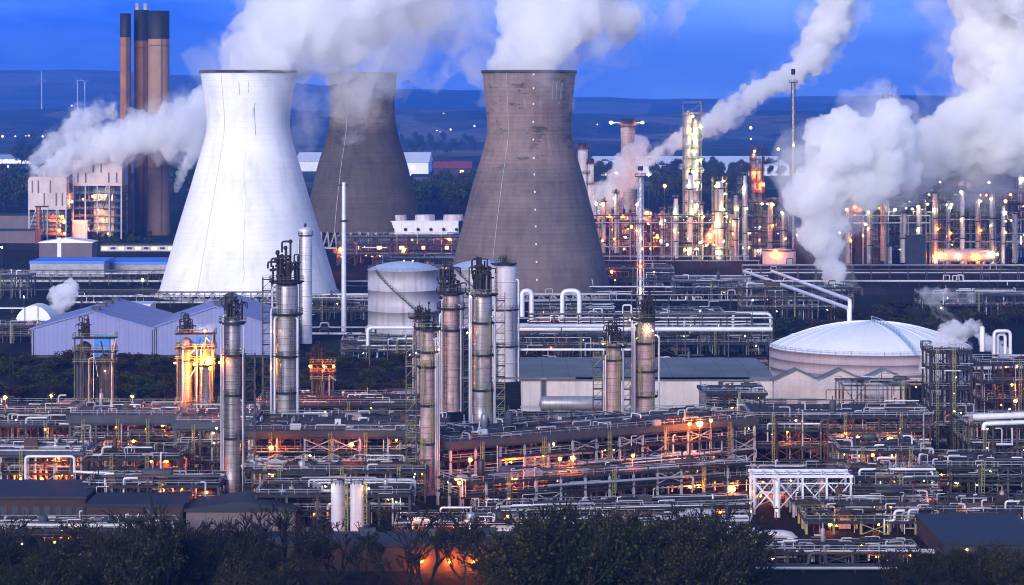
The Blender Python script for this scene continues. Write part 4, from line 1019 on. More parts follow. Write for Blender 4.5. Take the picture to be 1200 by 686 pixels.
# ---------------------------------------------------------------- left middle: pipe bridges, dome shed, twin blue sheds
def rk(label, px0, px1, Y, py, **k):                 # rack by picture columns and row of its deck
    return rack(label, X(px0, Y), X(px1, Y), Y, Z(py, Y), **k)
rk('trussed pipe bridge running below the blue roofed sheds', -30, 196, 1270, 330, tiers=2, truss=True, seed=1, npipe=5, tgap=3.4)
rk('low pale pipe rack behind the small dome shed', -30, 190, 1220, 341, seed=2, npipe=5)
rk('dark trussed pipe bridge crossing before the white tower foot', 70, 330, 1130, 355, tiers=2, truss=True, seed=3, npipe=6, tgap=2.6, m='steel')
rk('dark pipe rack continuing from the white tower to the pale tank', 325, 440, 1130, 352, seed=4, npipe=6, tiers=2, m='steel')
rk('thin pale pipe rack low at the far left edge', -30, 60, 1100, 362, seed=5, npipe=4)
sframe('small brown steel structure at the far left edge below the blue roof', X(-25, 1180), X(32, 1180), 1180, 1200, [5, 10], 8, 8, 5, pipes=10, lamps='wg', nl=3, lr=.4)
pole_lamp(167, 328, 1250, 'g', 'yellow white lamp over the pipe bridge left of the white tower', .9)
pole_lamp(2, 290, 1350, 'c', 'white street lamp at the very left edge below the boiler houses', .8)
pole_lamp(28, 348, 1140, 'c', 'white lamp above the small dome shed', .55)
Y0 = 1060; s = S(Y0); t = thing('dome_shed', 'small round topped white dome shed behind the blue sheds', 'shed', (X(39, Y0), Y0, 0))
mb = MB(); r = 22*s; hb = Z(383, Y0); pr = [(-r, hb*.0)] + [(-r*math.cos(a), hb+r*1.12*math.sin(a)) for a in [PI*k/16 for k in range(17)]] + [(r, 0)]
mb.yprism(pr, 0, 14); mb.build('arched_shell', 'dome_white', t)
for k in (-.45, .25): mb = MB(); mb.cyl((r*k, -.2, 0), (r*k, -.2, hb+r*1.1), .12, 5); mb.build('vent_pole', 'steel', t)
block('plain white box building behind the blue sheds', 126, 176, 358, 1010, 16, 'white', 'pipe_white')
YW = 905; s = S(YW)
gable('larger blue grey gabled shed with a blue door, west of its twin', X(37, YW), X(180.5, YW), YW, YW+60, Z(386, YW), Z(366, YW), doors=[((121.5-108.75)*s, 22*s, Z(392, YW), 'door_blue')], roof='clad_blue')
gable('second blue grey gabled shed with a lamp over its blue door', X(181, YW), X(324, YW), YW+.4, YW+60, Z(384, YW), Z(360, YW), doors=[((240-252.5)*s, 22*s, Z(391, YW), 'door_blue')], roof='clad_blue')
pole_lamp(240, 388, YW-1.5, 'c', 'white lamp right above the second blue shed door', .5)
# pale tanks in the centre
tank('large pale storage tank with pale blue roof beside the slim grey mast', 473, 1010, 84, 318, Z(307, 1010)-Z(316, 1010), stair=True)
tank('pale storage tank half hidden behind the tall silver vessel', 566, 1040, 80, 316, Z(306, 1040)-Z(315, 1040))
column('broad smooth silver vessel standing in front of the half hidden tank', 590.5, 309, 462, 31, 830, 'tank_pale', 7, plats=((0, 1.04), (.34, 1.2), (.62, 1.2)), pipes=2, top=.35)
rk('pale pipe rack threading between the pale tanks and brown tower', 500, 740, 1120, 352, seed=11, npipe=7, tiers=2, loops=3)
# pipe arches right of the tank
for i, (a, b, py, pb, lb) in enumerate([(612,623,341,372,'pale pipe arch nearest the silver vessel'),(659,679,341,374,'second pale pipe arch below the brown tower'),(430,438,383,402,'low pale pipe elbow before the pale tank')]):
    Y = 1000; pipeline(lb, [P(a, pb, Y), P(a, py, Y), P(b, py, Y), P(b, pb+4, Y)], .9 if i < 2 else .7, 'pipe_white', 40)
pipeline('long pale pipe running level right of the silver vessel', [P(600, 386, 900), P(905, 386, 900)], .75, 'pipe_white', 14)
pipeline('thinner pale pipe with an elbow dropping behind the short column', [P(604, 382, 860), P(712, 382, 860), P(714, 412, 860)], .6, 'pipe_white', 14)
pipeline('pale pipe leaving the pale tank towards the columns', [P(431, 405, 850), P(431, 384, 850), P(545, 384, 850)], .6, 'pipe_white', 16)
pipeline('thin pale pipe level behind the long shed roof', [P(608, 410, 830), P(745, 410, 830)], .4, 'pipe_white', 12)
pipeline('pale pipe loop raised over the racks right of the tall column', [P(859, 385, 1000), P(859, 368, 1000), P(903, 368, 1000), P(903, 385, 1000)], .55, 'pipe_white', 60)
# racks rising one behind another on the right
specs = [(600,930,1180,343,6,2,'pipe rack in front of the brown tower foot'),(705,900,1290,324,6,1,'pipe rack just right of the brown tower'),(690,890,1400,306,7,2,'brown pipe rack low behind the thin lattice flare'),
 (870,1215,1290,317,7,2,'long pale pipe rack along the right refinery front'),(870,1215,1260,330,6,1,'lower parallel rack before the right refinery'),(780,1010,1200,338,6,1,'pipe rack running under the foot of the great steam column'),
 (600,900,1060,366,7,1,'pipe rack behind the level pale pipe'),(620,880,960,377,6,2,'two tier rack above the long shed roof'),(735,1000,1120,353,6,2,'busy two tier rack left of the domed tank'),(690,900,1500,290,6,1,'far rack below the yellow lit columns'),
 (960,1215,1330,345,5,1,'rack half lost in the scrub at the right'),(600,720,1300,333,6,2,'rack crossing right under the brown tower')]
for i, (a, b, Y, py, n, ti, lb) in enumerate(specs):
    rk(lb, a, b, Y, py, npipe=n, tiers=ti, seed=40+i, loops=2, pm=('pipe_pale','pipe_white','pipe_white','pipe_dark','steel_grey','pipe_rust'), m=('steel','steel_grey')[i % 2], rmax=.6)
sframe('cluttered low steel structure between the racks right of the brown tower', X(700, 1240), X(790, 1240), 1240, 1265, [5, 9], 8, 8, 31, pipes=24, lamps='ofw', nl=5, lr=.5)
sframe('second cluttered low structure nearer the thin steam trail', X(790, 1170), X(880, 1170), 1170, 1190, [5, 8], 8, 8, 32, pipes=24, lamps='wc', nl=4, lr=.45)
sframe('blue grey pump structure above the level pale pipe', X(620, 1010), X(720, 1010), 1010, 1030, [4, 8], 8, 8, 33, pipes=22, lamps='ow', nl=5, lr=.35)
sframe('pump structure right of the tall central column', X(770, 1000), X(850, 1000), 1000, 1025, [4, 7], 8, 8, 34, pipes=22, lamps='wg', nl=4, lr=.35)
for i, (x, y, k, lb) in enumerate([(629,381,'o','orange lamp beside the level pale pipes'),(654,381,'o','second orange lamp beside the level pale pipes'),(738,375,'w','warm lamp high on the rack by the central column'),(882,352,'c','white lamp above the rack left of the domed tank'),(820,365,'g','greenish lamp among the racks above the shed')]): pole_lamp(x, y, 950, k, lb, .38)

# diagonal pipe bridge coming down towards the domed tank
for i, (p0, p1, lb) in enumerate([((872,337),(995,362),'pale pipe slanting down behind the domed tank'),((905,333),(996,352),'upper pale pipe slanting down behind the domed tank')]):
    a = P(p0[0], p0[1], 1230); b = P(p1[0], p1[1], 900); b.z = a.z*.9
    a = Vector((a.x, 1230, 9)); bb = Vector((X(p1[0], 880), 880, Z(p1[1], 880)))
    pipeline(lb, [a, bb, Vector((bb.x, bb.y, 1))], .7, 'pipe_white', 14)

# ---------------------------------------------------------------- right refinery
def stack(label, cx, ptop, wpx, Y, m='tank_pale', bm='clad_pink'):
    s = S(Y); r = wpx*s/2; h = Z(ptop, Y); t = thing('flue_stack', label, 'chimney', (X(cx, Y), Y, 0))
    mb = MB(); mb.lathe([(r*1.5, 0), (r*1.25, h*.25), (r, h*.5), (r, h-3)], n=20); mb.build('shaft', m, t)
    mb = MB(); mb.lathe([(r+.05, h-3), (r+.05, h), (r*.8, h), (r*.8, h-2)], n=20); mb.build('dark_band', 'steel', t)
    for k in (.72, .95):
        mb = MB(); z = h*k; mb.lathe([(r, z-.3), (r+1.8, z-.3), (r+1.8, z), (r, z)], n=16); p = mb.build('platform', 'grating', t)
        mb = MB(); rail(mb, [(math.cos(PI/6*j)*(r+1.7), math.sin(PI/6*j)*(r+1.7), z) for j in range(12)], 1.2, .16, True); mb.build('handrail', 'steel_red', p)
    return t
t = stack('pink and white flue stack with lamps on long arms behind the brown tower', 736, 140, 17, 1620, 'lagging_pink')
for dx, k in ((-20, 'c'), (17, 'w')): mb = MB(); x = dx*S(1620); z = Z(144, 1620); mb.bar((0, 0, z), (x, 0, z), .7); mb.build('lamp_arm', 'steel_pale', t); bulb(t, (x, -.8, z), k, 1.25)
stack('short white stack just behind the right edge of the brown tower', 683, 168, 12, 1600, 'tank_pale')
stack('second short pale stack between brown tower and pink stack', 692, 186, 8, 1600, 'tank_pale')
sframe('bright lit plant block at the foot of the pink stack', X(686, 1560), X(750, 1560), 1560, 1590, [7, 14, 21], 8, 8, 61, pipes=24, lamps='cwfo', nl=14, lr=.8, m='steel_pale')
sframe('low fire lit structure below the thin lattice flare', X(728, 1500), X(772, 1500), 1500, 1520, [6, 12, 20], 7, 8, 62, pipes=14, lamps='fow', nl=10, lr=.9, m='steel_rust')
# scaffolded bright column
def scaff(label, cx, ptop, wpx, Y, seed, lampn, kinds, r=.6, pb=None, inner='lagging_pale', m='rail_yellow', cols=2):
    s = S(Y); W = wpx*s; h = Z(ptop, Y); rg = random.Random(seed); t = thing('scaffolded_column', label, 'column', (X(cx, Y), Y, 0))
    for i in range(cols):
        x = -W*.22+W*.44*i if cols > 1 else 0; rr = W*.2 if cols > 1 else W*.32
        mb = MB(); mb.lathe([(rr, 0), (rr, h*.9-i*h*.06), (rr*.7, h*.93-i*h*.06), (.02, h*.95-i*h*.06)], (x, 0, 0), 14); mb.build('shell', inner, t)
    for x in (-W/2, W/2):
        for y in (-W/2, W/2): mb = MB(); mb.b2(x-.25, x+.25, y-.25, y+.25, 0, h*rg.uniform(.93, 1)); mb.build('post', m, t)
    n = int(h/6)
    for k in range(1, n+1):
        z = h*k/n-1; mb = MB(); mb.b2(-W/2-.4, W/2+.4, -W/2-.4, W/2+.4, z-.25, z); p = mb.build('platform', 'grating', t)
        mb = MB(); rail(mb, [(-W/2-.3, -W/2-.3, z), (W/2+.3, -W/2-.3, z), (W/2+.3, W/2, z)], 1.3, .18, gap=2.5); mb.bar((-W/2, -W/2-.3, z-h/n), (W/2, -W/2-.3, z), .22) if k > 1 else None; mb.build('handrail', m, p)
    for i in range(lampn): bulb(t, (rg.uniform(-W/2, W/2), -W/2-1, h*(rg.randint(1, n)/n)-rg.uniform(1.5, 3)), rg.choice(kinds), r*rg.uniform(.7, 1.3))
    return t
scaff('tall yellow lit scaffolded column right of centre crossed by the steam trail', 811, 120, 20, 1520, 1, 17, 'ggcw', .85)
scaff('shorter yellow lit scaffolded column right of the tallest', 843, 208, 16, 1480, 2, 10, 'gcw', .8, cols=1)
scaff('scaffolded column with a rusty red head beside the thin lattice mast', 887, 172, 15, 1500, 3, 7, 'cwo', .7, m='steel_rust', inner='lagging_pink')
scaff('column head poking up through the great steam cloud', 1040, 100, 10, 1620, 4, 3, 'w', .6, m='steel_rust', cols=2)
scaff('column half hidden by steam near the right edge', 1131, 136, 20, 1600, 5, 4, 'w', .6, m='steel_rust')
scaff('dark column at the far right edge beside the steam', 1199, 190, 16, 1500, 6, 5, 'wc', .7, m='steel')
# lattice flare masts
def flare(label, cx, ptop, pbot, wpx, Y, top='steel', m='steel_pale', z0=0, lamps=()):
    s = S(Y); h = Z(ptop, Y); w = wpx*s/2; t = thing('lattice_flare_stack', label, 'flare stack', (X(cx, Y), Y, 0)); n = int(h/(w*3.2))
    mb = MB(); lattice(mb, 0, 0, 0, h*.93, w, w*.7, n, w*.22); mb.build('lattice', m, t)
    mb = MB(); mb.cyl((0, 0, 0), (0, 0, h*.97), w*.45, 10); mb.build('riser', 'pipe_white', t)
    mb = MB(); mb.cyl((0, 0, h*.97), (0, 0, h), w*.8, 10); mb.build('flare_tip', top, t)
    for k in (.3, .6, .93): mb = MB(); mb.b2(-w*1.6, w*1.6, -w*1.6, w*1.6, h*k-.3, h*k); p = mb.build('platform', 'grating', t); mb = MB(); q = w*1.55; rail(mb, [(-q, -q, h*k), (q, -q, h*k), (q, q, h*k), (-q, q, h*k)], 1.2, .16, True); mb.build('handrail', 'steel_red', p)
    for f, k, r in lamps: bulb(t, (0, -w*1.8, h*f), k, r)
    return t
flare('thin tall lattice mast rising into the sky right of the steam trail', 929.5, 81, 300, 6, 1480, 'steel', 'steel_grey', lamps=((.6, 'w', .5),))
flare('slender lattice flare stack in front of the brown tower side', 750.5, 195, 360, 8, 1120, 'steel', 'steel_pale', lamps=((.3, 'f', .5), (.12, 'c', .45), (.5, 'w', .3)))
# dense process blocks
RB = [(770,860,1500,1530,[8,15,22],'gcw',16,'brightly lit pipe block under the yellow scaffolded columns'),(855,925,1470,1500,[8,16,24,32],'cwo',14,'tall pipe block left of the great steam column'),
 (925,985,1500,1520,[7,13],'ofw',7,'low dark block mostly behind the great steam column'),(985,1035,1440,1470,[8,16,24,31],'wcof',12,'process block with a pink hopper right of the great steam column'),
 (1030,1085,1450,1475,[8,16,23,30],'gcw',12,'process block between the two pale columns at right'),(1085,1150,1440,1475,[11,18,25,33,38],'cowg',18,'tallest cross braced block above the pink drum'),(1148,1215,1440,1475,[8,16,24,32,38],'wocg',18,'cross braced block at the right edge'),
 (1000,1200,1560,1590,[10,20,30],'wc',12,'hazy block behind the right refinery')]
for i, (a, b, y0, y1, lv, lk, nl, lb) in enumerate(RB):
    sframe(lb, X(a, y0), X(b, y0), y0, y1, lv, 7, 9, 70+i, pipes=40, lamps=lk, nl=nl, lr=.6, m=('steel_grey','steel_grey','steel_rust','steel_green')[i % 4] if i != 3 else 'steel_rust', brace=.6, equip=1.3, pm=('pipe_pale','steel','pipe_rust','pipe_dark','steel_green','steel_grey'))
column('pale pink column standing in front of the right process blocks', 1036, 229, 306, 9, 1430, 'lagging_pink', 91, plats=((0, 2), (.4, 1.8)), pipes=1, name='refinery_column')
column('second thinner pale column with ring joints at right', 1059, 249, 308, 6.5, 1425, 'lagging_pale', 92, plats=((0, 2.2), (.5, 2)), pipes=1, name='refinery_column')
column('stub pale column at the foot of the pink column', 1043, 288, 309, 5, 1420, 'lagging_pale', 93, plats=((0, 1.6),), pipes=0, name='refinery_column')
column('white column on a gantry among the yellow lit blocks', 843, 212, 290, 9, 1465, 'lagging_pale', 94, plats=((.1, 2.2), (.45, 2.2), (.7, 2)), pipes=1, name='refinery_column', lamps=((.12, -1, 'g', .8), (.47, 1, 'g', .9), (.72, -1, 'c', .8)), rails='rail_yellow')
column('tall white pipe column before the yellow lit scaffolding', 809, 205, 284, 6, 1470, 'lagging_pale', 95, plats=((.2, 2.5), (.6, 2.5)), pipes=1, name='refinery_column', lamps=((.2, -1, 'c', .7), (.6, 1, 'g', .8)), rails='rail_yellow')
column('slender pale column at the right edge of the refinery', 1189, 250, 308, 5, 1425, 'lagging_pale', 96, plats=((0, 2.4),), pipes=1, name='refinery_column')
rz9 = random.Random(77)
for i, (x, pt, w_, Y, mm, lb) in enumerate([(862,228,6,1475,'lagging_pale','pale column rising from the tall block left of the steam'),(873,205,5,1480,'lagging','thin grey column behind the tall block left of the steam'),(903,236,7,1470,'lagging_pink','pink column just left of the thin tall mast'),(918,248,6,1470,'lagging_pale','pale column just left of the great steam column'),(792,232,6,1500,'lagging_pale','pale column left of the tall yellow scaffolding'),(776,246,5,1500,'lagging','short grey column by the dark trees'),
  (822,240,6,1490,'lagging_pink','pink column between the yellow scaffolds'),(858,250,5,1480,'lagging_pale','stub pale column right of the white gantry column'),(994,240,7,1435,'lagging','grey column by the pink hopper'),(1019,246,6,1435,'lagging_pale','pale column between hopper and pink column'),(1077,240,5,1435,'lagging','grey column left of the tallest cross braced block'),(1096,226,6,1435,'lagging_pale','pale column in the tallest cross braced block'),(1112,234,5,1436,'lagging_pink','pink column in the tallest cross braced block'),
  (1128,222,6,1436,'lagging','grey column in the tallest cross braced block'),(1146,232,6,1436,'lagging_pale','pale column at the end of the cross braced block'),(1163,226,7,1436,'lagging_pink','pink column in the block at the right edge'),(1176,240,5,1436,'lagging','grey column in the block at the right edge'),(708,236,5,1555,'lagging_pale','pale column in the bright block right of the brown tower'),(722,226,6,1555,'lagging','grey column in the bright block at the pink stack foot'),(748,232,5,1510,'lagging_pink','pink column near the orange glow by the lattice flare')]):
    column(lb, x, pt, 309, w_*.78, Y-12, ('lagging', 'lagging_pale', 'lagging_pink')[i % 3], 500+i, plats=((.0, 1.9), (.35, 1.7), (.65, 1.6)), pipes=2, name='refinery_column', lamps=((rz9.uniform(.05, .3), rz9.choice((-1, 1)), rz9.choice('wcg'), .62), (rz9.uniform(.4, .7), rz9.choice((-1, 1)), rz9.choice('wcgo'), .4)), cage=(rz9.uniform(.8, 1.05), rz9.choice((-1, 1))), rails=rz9.choice(('rail_yellow', 'steel_pale')), lad=False)
for x0, x1, Y, py, sd, lb in [(690, 860, 1470, 262, 1, 'pale high pipe rack across the yellow lit columns'), (985, 1090, 1425, 262, 2, 'pale high pipe rack by the pink column'), (1085, 1215, 1428, 258, 3, 'pale high pipe rack across the cross braced blocks'), (1085, 1215, 1426, 284, 4, 'lower pale rack above the pink drum')]:
    rk(lb, x0, x1, Y, py, npipe=5, tiers=2, seed=520+sd, m='steel_pale', bay=11, tgap=4, rmax=.6)
t = thing('hopper', 'pink hopper house lit orange atop the right refinery', 'hopper', (X(1006, 1435), 1435, 0)); z = Z(236, 1435); zt = Z(224, 1435)
mb = MB(); mb.lathe([(2, z-6), (6, z), (6, zt), (5, zt+1), (.02, zt+1.4)], n=20); mb.build('bin', 'clad_pink', t); mb = MB(); mb.cyl((0, 0, 0), (0, 0, z-5.8), 2, 12); mb.build('leg', 'steel_rust', t); bulb(t, (2, -7, zt-1), 'f', .8); bulb(t, (-3, -7, z-3), 'o', .5)
t = thing('horizontal_drum_vessel', 'long pink horizontal drum glowing between the right blocks', 'vessel', (X(1131, 1425), 1425, 0)); s = S(1425)
mb = MB(); mb.hdrum((-31*s, 0, Z(299.5, 1425)), (31*s, 0, Z(299.5, 1425)), 3.7, 18); mb.build('shell', 'clad_pink', t)
for k in (-.7, 0, .7): mb = MB(); mb.b2(31*s*k-.6, 31*s*k+.6, -2.5, 2.5, 0, Z(299.5, 1425)-2.2); mb.build('saddle', 'steel_pale', t)
for dx, k in ((-36, 'w'), (-33, 'o'), (-10, 'w'), (29, 'w'), (36, 'w'), (12, 'o')): bulb(t, (dx*s, -4.6, Z(297+(dx % 7), 1425)), k, .7)
t = thing('storage_tank', 'small orange lit tank at the foot of the racks beside the steam column', 'storage tank', (X(913, 1440), 1440, 0)); mb = MB(); mb.lathe([(9, 0), (9, Z(293, 1440)), (.02, Z(291, 1440))], n=32); mb.build('wall', 'clad_pink', t); mb = MB(); mb.lathe([(9.3, Z(293, 1440)-.5), (9.3, Z(293, 1440)+.2), (9, Z(293, 1440)+.2)], n=32); mb.build('rim', 'steel_rust', t); bulb(t, (-3, -10.5, 7), 'f', 1.0)
block('rusty dark tank house row right of the great steam column', 978, 1040, 293, 1440, 20, 'steel_rust', 'steel')
block('dark blue windowless box below the right process block', 1064, 1084, 276, 1415, 12, 'deck_blue', 'roof_dark')
for i, (x, y, Y, k, r, lb) in enumerate([(1102,213,1620,'c',1.2,'bright lamp shining through the upper steam'),(1127,214,1620,'w',1.2,'warm lamp shining through the upper steam'),(1159,214,1620,'c',.8,'small lamp at right shining through the steam'),(1178,236,1425,'w',1.3,'strong warm lamp high at the right edge of the refinery'),
  (1069,245,1425,'c',.8,'white lamp between the two pale columns'),(1049,246,1425,'g',1.1,'green white lamp over the process block'),(1014,263,1425,'g',.8,'greenish lamp low by the pink column'),(984,273,1400,'w',.9,'warm lamp at the edge of the steam column'),(1147,275,1425,'w',1.0,'warm lamp above the pink drum'),(779,218,1560,'o',1.2,'orange lamp against the dark trees'),
  (760,205,1600,'c',1.4,'white lamp right of the pink stack'),(722,203,1600,'g',1.3,'greenish lamp left of the pink stack'),(699,239,1550,'c',1.3,'white lamp beside the right flank of the brown tower'),(740,266,1450,'f',1.0,'deep orange fire lamp low behind the lattice flare'),(758,250,1500,'o',1.3,'orange glow lamp right of the lattice flare'),(782,287,1420,'c',.8,'white lamp low right of the lattice flare'),
  (822,284,1430,'g',.9,'yellow green lamp low under the scaffolded column'),(832,276,1450,'o',1.5,'orange fire glow at the foot of the yellow columns'),(838,272,1455,'w',1.3,'warm glow beside the foot of the white gantry column'),(912,175,1750,'c',1.3,'white lamp beside the thin tall mast'),(880,150,2300,'w',1.4,'lone warm lamp on the dark plain')]):
    pole_lamp(x, y, Y, k, lb, r*.8, thick=.14)
# far lights scattered on the plain
G4 = 'distant lights on the plain'
fl = None
pts = [(3,160),(18,160),(30,160),(34,159),(50,160),(84,124),(97,161),(512,153),(516,155),(528,152),(556,148),(600,163),(660,158),(700,146),(520,133),(640,165),(880,163),(30,189),(8,188),(20,190),(208,198),(216,190),(224,196),(475,205),(481,205)]
r9 = random.Random(9)
pts += [(r9.uniform(470, 1000), r9.uniform(142, 180)) for _ in range(0)] + [(r9.uniform(0, 230), r9.uniform(185, 212)) for _ in range(9)]
for px, py in pts:
    Y = min(gy(py+4), 6200) if py > 150 else 6400
    z = Z(py, Y)
    if fl is None:
        fl = thing('distant_lamp', 'tiny distant lamp glowing on the dark plain', 'street lamp', (X(px, Y), Y, z), 0, G4); k = 2.0
        mb = MB(); mb.cyl((0, 0, -12), (0, 0, -.5), .5, 5); mb.build('pole', 'steel_grey', fl); mb = MB(); mb.ball((0, 0, 0), 2.6, 0, 6); mb.build('lamp', 'lamp_far', fl)
    else: copy_thing(fl, (X(px, Y), Y, z), 0, None, G4, r9.uniform(.3, .75)*Y/5200)
# ---------------------------------------------------------------- domed tank, long shed
td, rd, hd, rzf = tank('great shallow domed white tank with pink walls at the right', 1020, 845, 236, 417, Z(372, 845)-Z(417, 800), wall='tank_pink', roofm='dome_white', rib=28, stair=False)
mb = MB(); pts = []
for k in range(15):
    q = rd*(1-k/14*.98); a = -PI*.40; pts.append(Vector((math.cos(a)*q, math.sin(a)*q, rzf(q)+.1)))
for p, q in zip(pts, pts[1:]): mb.bar(p, q, 1.0, .2)
w_ = mb.build('roof_walkway', 'tank_roof', td); mb = MB(); rail(mb, pts, 1.5, .16, gap=3.2); mb.build('handrail', 'tank_roof', w_)
mb = MB(); lattice(mb, rd*.42, -rd*.85, 0, hd+4, 1.4, 1.4, 8, .25); mb.build('stair_tower', 'steel', td)
mb = MB(); lattice(mb, rd*.7, -rd*.66, 0, hd+5, 1.1, 1.1, 8, .22); mb.build('stair_tower', 'steel_rust', td)
YS = 748
gable('long pink walled shed with a grey green roof behind the central columns', X(611, YS), X(906, YS), YS, YS+62, Z(446, YS), Z(446, YS)+1.0, axis='x', wall='clad_cream', roof='roof_green', doors=[((745-758.5)*S(YS), 14*S(YS), 7, 'clad_mauve'), ((637-758.5)*S(YS), 5*S(YS), 9, 'steel_grey')], wins=[((800-758.5)*S(YS), 9, 60, .5, 'clad_mauve'), ((690-758.5)*S(YS), 9, 90, .5, 'clad_mauve')])
gable('pink shed with a saw of shallow gables before the domed tank', X(907, YS-14), X(1062, YS-14), YS-14, YS-10, Z(446, YS-14), Z(434, YS-14), wall='clad_pink', roof='roof_green', bays=3, doors=[(-18, 6.5, 5, 'clad_mauve'), (-9, 5, 5, 'clad_mauve'), (9, 5, 6, 'clad_mauve')])
rk('rail topped pipe rack level before the long shed wall', 610, 905, 735, 478, npipe=4, seed=80, m='steel')
t = thing('horizontal_drum_vessel', 'blue grey ribbed drum lying before the long shed', 'vessel', (X(672, 700), 700, 0)); s = S(700)
mb = MB(); mb.hdrum((-36*s, 0, Z(473, 700)), (36*s, 0, Z(473, 700)), 8.5*s, 18); mb.build('shell', 'lagging_drum', t)
for k in (-.7, 0, .7): mb = MB(); mb.b2(36*s*k-.4, 36*s*k+.4, -1.2, 1.2, 0, Z(473, 700)-1); mb.build('saddle', 'steel_grey', t)
t = thing('horizontal_drum_vessel', 'fat lagged drum end on beside the thin valve column', 'vessel', (X(472, 700), 700, 0), R(25)); s = S(700)
mb = MB(); mb.hdrum((-10*s, 0, Z(470, 700)), (16*s, 0, Z(470, 700)), 13*s, 20); mb.build('shell', 'lagging_drum', t); mb = MB(); mb.b2(-1.2, 2.6, -1.5, 1.5, 0, Z(470, 700)-2); mb.build('saddle', 'steel_grey', t)

# ---------------------------------------------------------------- the tall columns in front
G5 = 'tall process columns in the front unit'
PL3 = ((0, 1.9), (.10, 1.75), (.30, 1.6))
def yb(py): return gy(py)
column('tallest front column with platforms at the head, behind a dark twin stand', 272.5, 372, 583, 19, 584, 'lagging', 101, plats=((.02, 1.7), (.2, 1.5), (.42, 1.35), (.66, 1.35)), pipes=5, lamps=((.28, -1.4, 'o', .3),), group=G5, top=1.5, cage=(.8, 1))
column('stout silver column with a dark crown of valves left of the pale blunt one', 336, 330, 492, 26, 640, 'lagging', 102, plats=((.0, 1.6), (.17, 1.5), (.40, 1.5), (.6, 1.35), (.8, 1.35)), pipes=5, group=G5, top=1.6, z0=0, lamps=((.5, -1.3, 'w', .22), (.3, -1.3, 'w', .2)), cage=(1.02, -1))
column('thin front column with a black cage of valves at its head', 501, 385, 580, 17, 588, 'lagging_pink', 103, plats=((.0, 1.9), (.13, 1.6), (.22, 1.5), (.45, 1.4), (.68, 1.4)), pipes=5, group=G5, top=1.5, rails='rail_yellow', lamps=((.18, -1.5, 'c', .2), (.16, 1.6, 'w', .2)), cage=(.95, -1))
column('paired column behind the thin valve column, with pink shell', 528.5, 343, 482, 20, 665, 'lagging_pink', 104, plats=((.0, 1.8), (.12, 1.7), (.3, 1.5)), pipes=4, group=G5, top=1.6, cage=(1.0, 1))
column('silver column with a crown of valves before the broad smooth vessel', 565, 340, 504, 23, 640, 'lagging', 105, plats=((.02, 1.7), (.22, 1.5), (.45, 1.4), (.7, 1.35)), pipes=5, group=G5, top=1.7, rails='rail_yellow', lamps=((.34, -1.5, 'w', .25), (.08, -1.2, 'c', .18)), cage=(.98, 1))
column('short pink column beside the tall central column', 719, 402, 492, 18, 655, 'lagging_pink', 106, plats=((.02, 1.8), (.2, 1.4)), pipes=3, group=G5, top=1.5, rails='rail_yellow', lamps=((.08, -1.4, 'w', .25),), cage=(.9, -1))
column('broad pink grey central column with a bright lamp near its head', 756.5, 374, 492, 22, 662, 'lagging_pink', 107, plats=((.0, 1.6), (.22, 1.4), (.5, 1.35), (.75, 1.35)), pipes=6, group=G5, top=1.4, rails='rail_yellow', lamps=((.14, .2, 'g', .42), (.16, .7, 'w', .28)), cage=(1.12, -1))
column('thin dark column at the rear of the silver valve column pair', 490, 372, 480, 9, 690, 'lagging', 108, plats=((.0, 2.6), (.4, 2.2)), pipes=2, group=G5, top=1.6)
# twin stand at left and the orange lamp unit
def twin(label, px0, px1, ptop, Y, seed, kinds, nl, ps=390, shell='steel_grey'):
    s = S(Y); x0, x1 = X(px0, Y), X(px1, Y); W = x1-x0; h = Z(ptop, Y); rg = random.Random(seed)
    t = thing('reactor_stand', label, 'process structure', ((x0+x1)/2, Y, 0))
    for x in (-W/2, W/2):
        for y in (-2, 2): mb = MB(); mb.b2(x-.18, x+.18, y-.18, y+.18, 0, h-rg.uniform(0, 3)); mb.build('post', 'steel_grey', t)
    zz = [h*.98, h*.86, h*.76, h*.42]
    for z in zz:
        mb = MB(); mb.b2(-W/2-.6, W/2+.6, -2.6, 2.6, z-.2, z); p = mb.build('platform', 'grating', t); mb = MB(); rail(mb, [(-W/2-.5, -2.5, z), (W/2+.5, -2.5, z), (W/2+.5, 2.5, z), (-W/2-.5, 2.5, z)], 1.1, .1, True); mb.build('handrail', 'rail_yellow', p)
    for k, q in ((-.27, .95), (.27, .84)):
        r = W*.17; mb = MB(); mb.lathe([(r, 0), (r, h*q-1), (r*.6, h*q-.4), (.02, h*q)], (W*k, 0, 0), 14); mb.build('vessel', shell, t)
    for i in range(12):
        mb = MB(); x = rg.uniform(-W/2, W/2); mb.tube([(x, -2.3, rg.uniform(0, 4)), (x, -2.3, h*rg.uniform(.6, 1)), (x+rg.uniform(-2, 2), -2.3, h*rg.uniform(.6, 1)+.1)], rg.uniform(.08, .22), 6); mb.build('pipe', rg.choice(('steel_grey', 'pipe_pale', 'pipe_dark')), t)
    mb = MB(); spike(mb, rg, -W*.27, 0, h, 1.5); mb.build('relief_valve_pipework', 'steel', t)
    for i in range(nl): bulb(t, (rg.uniform(-W/2, W/2), -3, rg.choice(zz)-rg.uniform(.8, 2.5)), rg.choice(kinds), .2)
    return t
twin('dark twin vessel stand on the canopied deck at left', 89, 134, 393, 665, 1, 'w', 1)
t = twin('vessel stand blazing with an orange lamp beside the tallest front column', 209, 250, 388, 660, 2, 'ow', 2, shell='lagging_pink')
bulb(t, (X(242, 654)-t.location.x, -6.0, Z(427, 654)), 'o', 1.75)
bulb(t, (X(230, 660)-t.location.x, -4.0, Z(425, 660)), 'o', .45)
bulb(t, (X(207, 660)-t.location.x, -3.8, Z(424, 660)), 'w', .4)
t = twin('small stand with an orange lit head between silver columns', 366, 391, 424, 690, 3, 'o', 0, shell='steel_rust')
